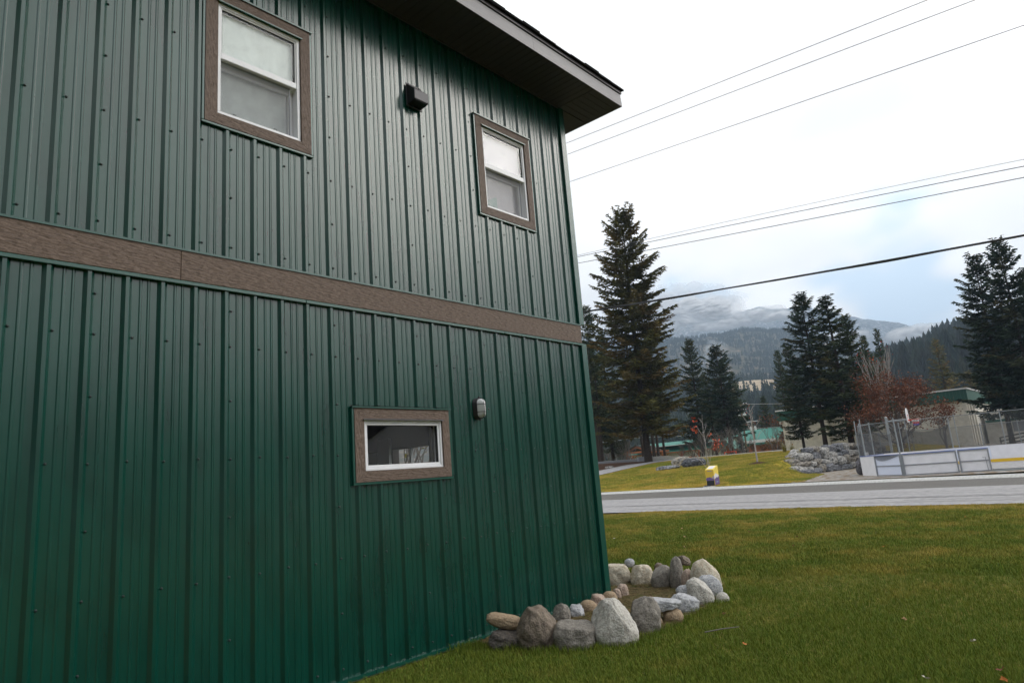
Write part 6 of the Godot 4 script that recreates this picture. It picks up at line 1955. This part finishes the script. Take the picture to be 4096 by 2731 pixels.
	put("net", netp[0], M.net_white, H); put("net", netp[2], M.net_red, H); put("net", netp[1], M.net_blue, H)
	var st := MB.new()
	st.cbox(Vector3(46.2, 0.3, -9.15), Vector3(46.5, 1.35, -8.95), 0.02)
	tag(put("white_marker_post", st, M.white_metal), "square white marker post standing inside the fence by the stone bank", "post")

func school() -> void:
	var S := thing("school_building", "long beige school with a dark green ribbed parapet", "building")
	var x := 72.4
	var z0 := -24.2; var z1 := -6.2
	var b := MB.new()
	b.box(Vector3(x, 0.4, z0), Vector3(x + 16.0, 5.5, z1))
	put("wall", b, M.stucco, S)
	for k in 5:
		b = MB.new()
		var zz := z0 + 0.25 + k * 4.35
		b.cbox(Vector3(x - 0.22, 0.4, zz), Vector3(x + 0.02, 5.49, zz + 0.45), 0.02)
		put("pilaster", b, M.stucco, S)
	for k in 3:
		b = MB.new()
		b.cbox(Vector3(x + 0.3 + k * 1.6, 0.4, z1 - 0.02), Vector3(x + 0.7 + k * 1.6, 5.49, z1 + 0.2), 0.02)
		put("pilaster", b, M.stucco, S)
	# ribbed parapet, sheet by sheet
	var rib := MB.new()
	rib.box(Vector3(-0.02, 0, 0), Vector3(0.04, 1.08, 0.145))
	rib.box(Vector3(0.04, 0, 0.145), Vector3(0.08, 1.08, 0.30))
	var rm := rib.mesh(M.far_green)
	for k in 61:
		var s := put("parapet_sheet", rm, null, S)
		s.position = Vector3(x - 0.36, 5.50, z0 - 0.3 + k * 0.304)
	b = MB.new()
	b.box(Vector3(x - 0.30, 5.50, z1 + 0.06), Vector3(x + 16.2, 6.58, z1 + 0.30))
	b.box(Vector3(x - 0.26, 5.505, z0 - 0.3), Vector3(x + 16.0, 6.50, z1 + 0.058))
	put("parapet", b, M.far_green, S)
	b = MB.new()
	b.box(Vector3(x - 0.46, 6.585, z0 - 0.42), Vector3(x + 16.3, 6.72, z1 + 0.42))
	put("coping", b, M.white_metal, S)
	b = MB.new()
	b.cbox(Vector3(x - 0.2, 5.1, z0 - 0.25), Vector3(x, 5.45, z0 - 0.02), 0.03)
	put("wall_light", b, M.white_metal, S)
	# lower wing past the end wall, with a green canopy and a timber ramp
	var w := thing("school_wing", "low pale school wing with blue-grey windows behind the dark firs", "building")
	b = MB.new(); b.box(Vector3(80.0, 0.6, -5.9), Vector3(96.0, 4.6, 14.0)); put("wall", b, M.stucco, w)
	b = MB.new(); b.box(Vector3(79.4, 3.3, -5.8), Vector3(80.0, 3.55, 14.0)); put("canopy", b, M.far_green, w)
	for k in 4:
		b = MB.new(); b.box(Vector3(79.95, 2.2, -3.6 + k * 4.0), Vector3(79.99, 3.2, -0.8 + k * 4.0)); put("window", b, M.grey_paint, w)
	var R := thing("timber_ramp", "dark timber access ramp with railings beside the school", "ramp")
	for k in 9:
		b = MB.new(); b.cbox(Vector3(68.0 - 0.05, 0.5, -3.6 + k * 0.9), Vector3(68.05, 1.7 + k * 0.13, -3.5 + k * 0.9), 0.01); put("post", b, M.bark_grey, R)
	for y in [0.55, 0.85, 1.15]:
		b = MB.new(); b.tube([Vector3(68, 0.5 + y, -3.6), Vector3(68, 0.5 + y + 1.05, 3.7)], [0.06, 0.06], 4); put("rail", b, M.bark_grey, R)

func gable(o: Node3D, x0: float, x1: float, z0: float, z1: float, yb: float, ye: float, yr: float, wallm: Material, roofm: Material, endm: Material, along_z := true) -> void:
	# a ridge along z (or x) over a plain box
	var b := MB.new(); b.box(Vector3(x0, yb, z0), Vector3(x1, ye, z1)); put("wall", b, wallm, o)
	var ov := 0.45
	for s in 2:
		b = MB.new()
		if along_z:
			var xm := (x0 + x1) * 0.5
			var xe := x0 - ov if s == 0 else x1 + ov
			var yy := ye - 0.12
			b._f(Vector3(xe, yy, z0 - ov), Vector3(xe, yy, z1 + ov), Vector3(xm, yr, z1 + ov), Vector3(xm, yr, z0 - ov), Vector3(-1 if s == 0 else 1, 1, 0))
			b._f(Vector3(xe, yy - 0.1, z0 - ov), Vector3(xe, yy - 0.1, z1 + ov), Vector3(xm, yr - 0.1, z1 + ov), Vector3(xm, yr - 0.1, z0 - ov), Vector3(0, -1, 0))
			b.box(Vector3(xe - 0.02, yy - 0.14, z0 - ov), Vector3(xe + 0.02, yy + 0.02, z1 + ov))
		else:
			var zm := (z0 + z1) * 0.5
			var ze := z0 - ov if s == 0 else z1 + ov
			var yy := ye - 0.12
			b._f(Vector3(x0 - ov, yy, ze), Vector3(x1 + ov, yy, ze), Vector3(x1 + ov, yr, zm), Vector3(x0 - ov, yr, zm), Vector3(0, 1, -1 if s == 0 else 1))
			b._f(Vector3(x0 - ov, yy - 0.1, ze), Vector3(x1 + ov, yy - 0.1, ze), Vector3(x1 + ov, yr - 0.1, zm), Vector3(x0 - ov, yr - 0.1, zm), Vector3(0, -1, 0))
		put("roof", b, roofm, o)
	for s in 2:
		b = MB.new()
		if along_z:
			var zz := z0 if s == 0 else z1
			b.prism([Vector2(x0, ye), Vector2(x1, ye), Vector2((x0 + x1) * 0.5, yr - 0.1)], zz - 0.02, zz + 0.02)
		else:
			var xx := x0 if s == 0 else x1
			b.prism([Vector2(z0, ye), Vector2(z1, ye), Vector2((z0 + z1) * 0.5, yr - 0.1)], -0.02, 0.02, Transform3D(Basis(Vector3(0, 0, 1), Vector3.UP, Vector3(-1, 0, 0)), Vector3(xx, 0, 0)))
		put("gable", b, endm, o)

func village() -> void:
	# long lodge with a timber porch
	var L := thing("lodge", "long pale lodge with a green metal roof and cedar porch", "building")
	gable(L, 93.0, 101.0, -58.0, -41.2, 0.8, 3.75, 5.3, M.pale_wall, M.roof_green, M.pale_wall)
	var b := MB.new(); b.box(Vector3(92.45, 4.55, -57.6), Vector3(97.0, 4.62, -41.0), Transform3D.IDENTITY); put("snow_strip", b, M.white_metal, L)
	b = MB.new(); b.box(Vector3(92.35, 3.42, -58.4), Vector3(92.55, 3.58, -40.8)); put("eave_beam", b, M.cedar, L)
	for k in 6:
		b = MB.new(); b.cbox(Vector3(92.0, 0.8, -57.0 + k * 3.0), Vector3(92.25, 3.5, -56.75 + k * 3.0), 0.02); put("post", b, M.cedar, L)
		for s in [-1, 1]:
			b = MB.new(); b.tube([Vector3(92.12, 2.7, -56.9 + k * 3.0), Vector3(92.12, 3.45, -56.9 + k * 3.0 + s * 0.75)], [0.07, 0.07], 4); put("brace", b, M.cedar, L)
	var P := thing("cedar_porch", "open cedar gable porch in front of the lodge", "porch")
	for z in [-55.4, -51.6]:
		b = MB.new(); b.cbox(Vector3(88.0, 0.9, z - 0.14), Vector3(88.3, 3.9, z + 0.14), 0.02); put("post", b, M.cedar, P)
	b = MB.new(); b.cbox(Vector3(87.9, 3.75, -56.0), Vector3(88.3, 4.05, -51.0), 0.02); put("tie_beam", b, M.cedar, P)
	for s in [-1, 1]:
		b = MB.new(); b.tube([Vector3(88.1, 3.7, -53.5 + s * 2.6), Vector3(88.1, 4.75, -53.5)], [0.16, 0.16], 4); put("rafter", b, M.cedar, P)
		b = MB.new(); b._f(Vector3(87.8, 3.85, -53.5 + s * 2.8), Vector3(93.0, 3.85, -53.5 + s * 2.8), Vector3(93.0, 4.98, -53.5), Vector3(87.8, 4.98, -53.5), Vector3(0, 1, s)); put("roof", b, M.bark, P)
	b = MB.new(); b.cbox(Vector3(87.9, 3.6, -51.0), Vector3(88.2, 3.85, -47.8), 0.02); put("pergola_beam", b, M.cedar, P)
	b = MB.new(); b.cbox(Vector3(87.95, 0.9, -49.0), Vector3(88.2, 3.6, -48.75), 0.02); put("post", b, M.cedar, P)
	# cabins
	var C1 := thing("gabled_cabin", "small cedar cabin with a steep green roof beside the utility pole", "cabin")
	gable(C1, 94.0, 97.0, -42.6, -40.2, 0.8, 3.4, 4.95, M.cedar, M.roof_green, M.cedar, false)
	var C2 := thing("green_roof_house", "brown house with a broad green metal roof under the utility pole", "house")
	gable(C2, 103.0, 111.0, -44.0, -37.0, 0.8, 3.9, 6.3, M.cedar, M.roof_green, M.bark)
	b = MB.new(); b.box(Vector3(102.6, 4.0, -42.6), Vector3(102.9, 4.45, -36.8)); put("porch_roof", b, M.white_metal, C2)
	var C3 := thing("flat_shed", "pale flat-roofed shed with a dark door beside the school", "shed")
	b = MB.new(); b.box(Vector3(90.0, 0.8, -31.5), Vector3(96.0, 3.6, -25.5)); put("wall", b, M.pale_wall, C3)
	b = MB.new(); b.box(Vector3(89.6, 3.6, -31.9), Vector3(96.4, 3.85, -25.1)); put("roof", b, M.white_metal, C3)
	b = MB.new(); b.box(Vector3(89.97, 0.8, -28.0), Vector3(89.999, 2.9, -27.0)); put("door", b, M.far_green, C3)
	# benches and frames by the lodge
	var B1 := thing("park_bench", "cedar bench with a broad back in front of the lodge", "bench", Vector3(86.0, 1.2, -43.4))
	b = MB.new(); b.cbox(Vector3(-0.06, 0.75, -1.2), Vector3(0.06, 1.35, 1.2), 0.02); put("backrest", b, M.cedar, B1)
	b = MB.new(); b.cbox(Vector3(-0.6, 0.45, -1.2), Vector3(-0.05, 0.53, 1.2), 0.02); put("seat", b, M.cedar, B1)
	for z in [-0.9, 0.9]:
		b = MB.new(); b.cbox(Vector3(-0.55, -0.2, z - 0.12), Vector3(0.0, 0.45, z + 0.12), 0.02); put("leg", b, M.concrete, B1)
	var B2 := thing("orange_rail", "low orange metal rail by the crest of the lawn", "railing", Vector3(70.0, 1.5, -29.8))
	for z in [-0.7, 0.7]:
		b = MB.new(); b.box(Vector3(-0.04, -0.6, z - 0.04), Vector3(0.04, 0.98, z + 0.04)); put("post", b, M.orange_red, B2)
	b = MB.new(); b.box(Vector3(-0.04, 0.98, -0.74), Vector3(0.04, 1.06, 0.74)); put("rail", b, M.orange_red, B2)
	# utility pole with transformers and a street light arm
	var U := thing("utility_pole", "wooden utility pole with two grey transformers and a lamp arm", "utility pole", Vector3(98.0, 1.0, -39.7))
	b = MB.new(); b.tube([Vector3(0, -0.3, 0), Vector3(0, 9.15, 0.05)], [0.17, 0.12], 8); put("pole", b, M.wood_pole, U)
	for q in [[9.05, 1.05], [8.1, 0.85]]:
		b = MB.new(); b.cbox(Vector3(-0.06, q[0] - 0.06, -q[1]), Vector3(0.06, q[0] + 0.06, q[1]), 0.01); put("crossarm", b, M.wood_pole, U)
		for z in [-0.95, -0.5, 0.5, 0.95]:
			b = MB.new(); b.lathe([Vector2(0.05, q[0] + 0.06), Vector2(0.06, q[0] + 0.14), Vector2(0.03, q[0] + 0.2), Vector2(0, q[0] + 0.21)], 8, Transform3D(Basis.IDENTITY, Vector3(0, 0, z * q[1]))); put("insulator", b, M.white_metal, U)
	for z in [-0.50, 0.48]:
		b = MB.new(); b.lathe([Vector2(0, 6.85), Vector2(0.24, 6.85), Vector2(0.25, 7.5), Vector2(0.2, 7.58), Vector2(0.06, 7.6), Vector2(0.05, 7.8), Vector2(0, 7.82)], 12, Transform3D(Basis.IDENTITY, Vector3(-0.05, 0, z))); put("transformer", b, M.pale_wall, U)
	b = MB.new(); b.tube([Vector3(0, 5.75, 0), Vector3(-0.1, 6.3, -1.0), Vector3(-0.2, 6.55, -1.7)], [0.05, 0.045, 0.04], 6); put("lamp_arm", b, M.galvanised, U)
	b = MB.new(); b.cbox(Vector3(-0.32, 6.48, -2.2), Vector3(-0.08, 6.62, -1.65), 0.04); put("lamp_head", b, M.galvanised, U)
	var U2 := thing("utility_pole", "smaller second utility pole with two small white transformers", "utility pole", Vector3(104.0, 1.0, -40.6))
	b = MB.new(); b.tube([Vector3(0, -0.3, 0), Vector3(0, 6.8, 0)], [0.14, 0.10], 8); put("pole", b, M.wood_pole, U2)
	b = MB.new(); b.cbox(Vector3(-0.05, 6.5, -0.9), Vector3(0.05, 6.6, 0.9), 0.01); put("crossarm", b, M.white_metal, U2)
	for z in [-0.35, 0.35]:
		b = MB.new(); b.lathe([Vector2(0, 5.1), Vector2(0.17, 5.1), Vector2(0.17, 5.65), Vector2(0, 5.75)], 10, Transform3D(Basis.IDENTITY, Vector3(-0.05, 0, z))); put("transformer", b, M.white_metal, U2)
	# service wires in front of the grove and between the poles
	var wl := [[Vector3(88, 6.85, -62), Vector3(88, 6.63, -53.3), Vector3(88, 5.93, -42.7), Vector3(98, 6.2, -39.7), "pale service wire crossing in front of the grove"], [Vector3(88, 6.07, -62), Vector3(88, 6.15, -51.9), Vector3(88, 5.52, -42.75), Vector3(98, 5.6, -39.7), "lower service wire crossing in front of the grove"], [Vector3(98, 10.0, -38.7), Vector3(99, 9.4, -33), Vector3(99, 9.2, -28), Vector3(99, 9.4, -20), "thin wire from the pole top crossarm towards the school"], [Vector3(98, 6.2, -39.7), Vector3(97, 5.9, -34), Vector3(96, 5.8, -30), Vector3(90, 6.0, -24), "service wire sagging from the pole to the school"]]
	for w in wl:
		b = MB.new(); b.tube([w[0], w[1], w[2], w[3]], [0.022, 0.022, 0.022, 0.022], 4)
		tag(put("service_wire", b, M.wire_bright), w[4], "wire", "service wires by the lodge")
	# a white house and firs across the road, mirrored in the small window
	var W := thing("white_house", "white house with a dark roof across the road bend", "house")
	gable(W, 20.0, 29.0, 33.0, 41.0, 0.0, 4.2, 7.0, M.white_metal, M.shingle, M.white_metal)
	b = MB.new(); b.box(Vector3(22.0, 1.8, 32.9), Vector3(24.0, 3.0, 32.98)); put("window", b, M.gasket, W)

func power_lines() -> void:
	var src := [
		["thin power line, highest of the upper three", [[16.95, -12.41], [15.96, 2.66]], 11.5, 0.009, M.wire_pale],
		["thin power line, middle of the upper three", [[16.37, -12.37], [15.25, 3.88]], 11.5, 0.009, M.wire_pale],
		["thin power line, lowest of the upper three", [[14.98, -12.41], [13.79, 4.87]], 11.5, 0.009, M.wire_pale],
		["faint power line, highest of the middle three", [[11.33, -12.38], [10.62, -4.62], [9.68, 4.12]], 11.9, 0.006, M.wire_pale],
		["thin power line, second of the middle three", [[11.26, -12.39], [10.44, -4.64], [9.47, 4.08]], 11.9, 0.010, M.wire],
		["thin power line, lowest of the middle three", [[10.96, -12.43], [10.08, -4.70], [9.13, 4.02]], 11.9, 0.010, M.wire]]
	for s in src:
		var k: float = (s[2] - CAM.x) / (18.0 - CAM.x)
		var P := []
		for q in s[1]: P.append(Vector2(CAM.z + (q[1] - CAM.z) * k, CAM.y + (q[0] - CAM.y) * k))
		var pts := []; var rad := []
		for q in 26:
			var z := lerpf(-36.0, 40.0, q / 25.0)
			pts.append(Vector3(s[2], curve_at(P, z), z)); rad.append(s[3])
		var b := MB.new(); b.tube(pts, rad, 5)
		tag(put("power_line", b, s[4]), s[0], "power line", "power lines along the road")
	# the thick lashed cable: a bundle with a wrapped wire, and a strand that sags loose
	var X := 11.0
	var k2 := (X - CAM.x) / (18.0 - CAM.x)
	var T := []
	for q in [[8.65, -12.38], [8.02, -5.01], [7.41, 3.70]]: T.append(Vector2(CAM.z + (q[1] - CAM.z) * k2, CAM.y + (q[0] - CAM.y) * k2))
	var o := thing("thick_cable", "thick black lashed telephone cable below the power lines", "cable")
	var pa := []; var ra := []; var pb := []; var rb := []; var pc := []; var rc := []
	for q in 200:
		var z := lerpf(-36.0, 40.0, q / 199.0)
		var y := curve_at(T, z)
		pa.append(Vector3(X, y, z)); ra.append(0.021)
		pb.append(Vector3(X + 0.018 * cos(q * 0.9), y - 0.020 + 0.010 * sin(q * 0.37), z)); rb.append(0.016)
		pc.append(Vector3(X + 0.024 * cos(q * 2.1), y + 0.024 * sin(q * 2.1), z)); rc.append(0.004)
	var b := MB.new(); b.tube(pa, ra, 7); put("cable_core", b, M.wire, o)
	b = MB.new(); b.tube(pb, rb, 6); put("cable_strand", b, M.wire, o)
	b = MB.new(); b.tube(pc, rc, 4); put("lashing_wire", b, M.wire, o)

func curve_at(P: Array, z: float) -> float:
	if P.size() == 2:
		return P[0].y + (P[1].y - P[0].y) * (z - P[0].x) / (P[1].x - P[0].x)
	var a: Vector2 = P[0]; var b: Vector2 = P[1]; var c: Vector2 = P[2]
	return a.y * (z - b.x) * (z - c.x) / ((a.x - b.x) * (a.x - c.x)) + b.y * (z - a.x) * (z - c.x) / ((b.x - a.x) * (b.x - c.x)) + c.y * (z - a.x) * (z - b.x) / ((c.x - a.x) * (c.x - b.x))

func fallen_leaves() -> void:
	var kinds := [["curled tan leaf fallen on the lawn", Color(0.40, 0.26, 0.14)], ["dark red leaf fallen on the lawn", Color(0.16, 0.045, 0.03)], ["bleached pale leaf fallen on the lawn", Color(0.50, 0.46, 0.38)], ["orange leaf fallen on the lawn", Color(0.45, 0.17, 0.05)]]
	var ms := []
	rng.seed = 501
	for k in kinds:
		var b := MB.new()
		b.tint(k[1])
		var n := 9
		for q in n:
			var a0 := TAU * q / n; var a1 := TAU * (q + 1) / n
			var r0 := 0.045 * (1.0 if q % 2 == 0 else 0.62); var r1 := 0.045 * (1.0 if (q + 1) % 2 == 0 else 0.62)
			b.tri(Vector3(0, 0, 0), Vector3(cos(a1) * r1 * 0.7, 0.014 + 0.01 * sin(a1 * 2.0), -sin(a1) * r1), Vector3(cos(a0) * r0 * 0.7, 0.014 + 0.01 * sin(a0 * 2.0), -sin(a0) * r0))
		ms.append(b.mesh(M.leaf))
	rng.seed = 502
	var n := 0
	while n < 26:
		var d := rng.randf_range(4.5, 19.0)
		var az := rng.randf_range(-0.60, -0.09)
		var x := CAM.x + d * cos(az); var z := CAM.z + d * sin(az)
		if x > road_near(z) - 0.2 or in_bed(x, z) or (z < 0.1 and x < 0.3): continue
		var k := rng.randi() % 4
		var o := put("fallen_leaf", ms[k], null)
		o.position = Vector3(x, GY + 0.045, z)
		o.rotation = Vector3(rng.randf_range(-0.4, 0.4), rng.randf() * TAU, rng.randf_range(-0.4, 0.4))
		o.scale = Vector3.ONE * rng.randf_range(0.45, 0.85)
		tag(o, kinds[k][0], "leaf", "fallen leaves on the lawn")
		n += 1
	var tw := MB.new()
	tw.tube([Vector3(0, 0, 0), Vector3(0.16, 0.01, 0.03), Vector3(0.34, 0.0, 0.02)], [0.006, 0.005, 0.003], 5)
	var o := put("fallen_twig", tw, M.bark_grey)
	o.position = Vector3(-1.05, GY + 0.05, 1.85); o.rotation.y = -0.5
	tag(o, "thin grey twig lying in the grass by the pale peaked stone", "twig")

func _ready() -> void:
	n_a.seed = 3; n_a.frequency = 0.25; n_a.fractal_octaves = 4
	n_b.seed = 9; n_b.frequency = 1.0; n_b.fractal_octaves = 4
	n_c.seed = 17; n_c.frequency = 1.0; n_c.fractal_octaves = 3
	make_materials()
	set_stage()
	building()
	ground()
	hills()
	weather()
	school()
	village()
	firs()
	broadleaves()
	park_stones()
	court()
	painted_bin()
	power_lines()
	wall_fittings()
	garden_stones()
	straw_bed()
	lawn_grass()
	fallen_leaves()
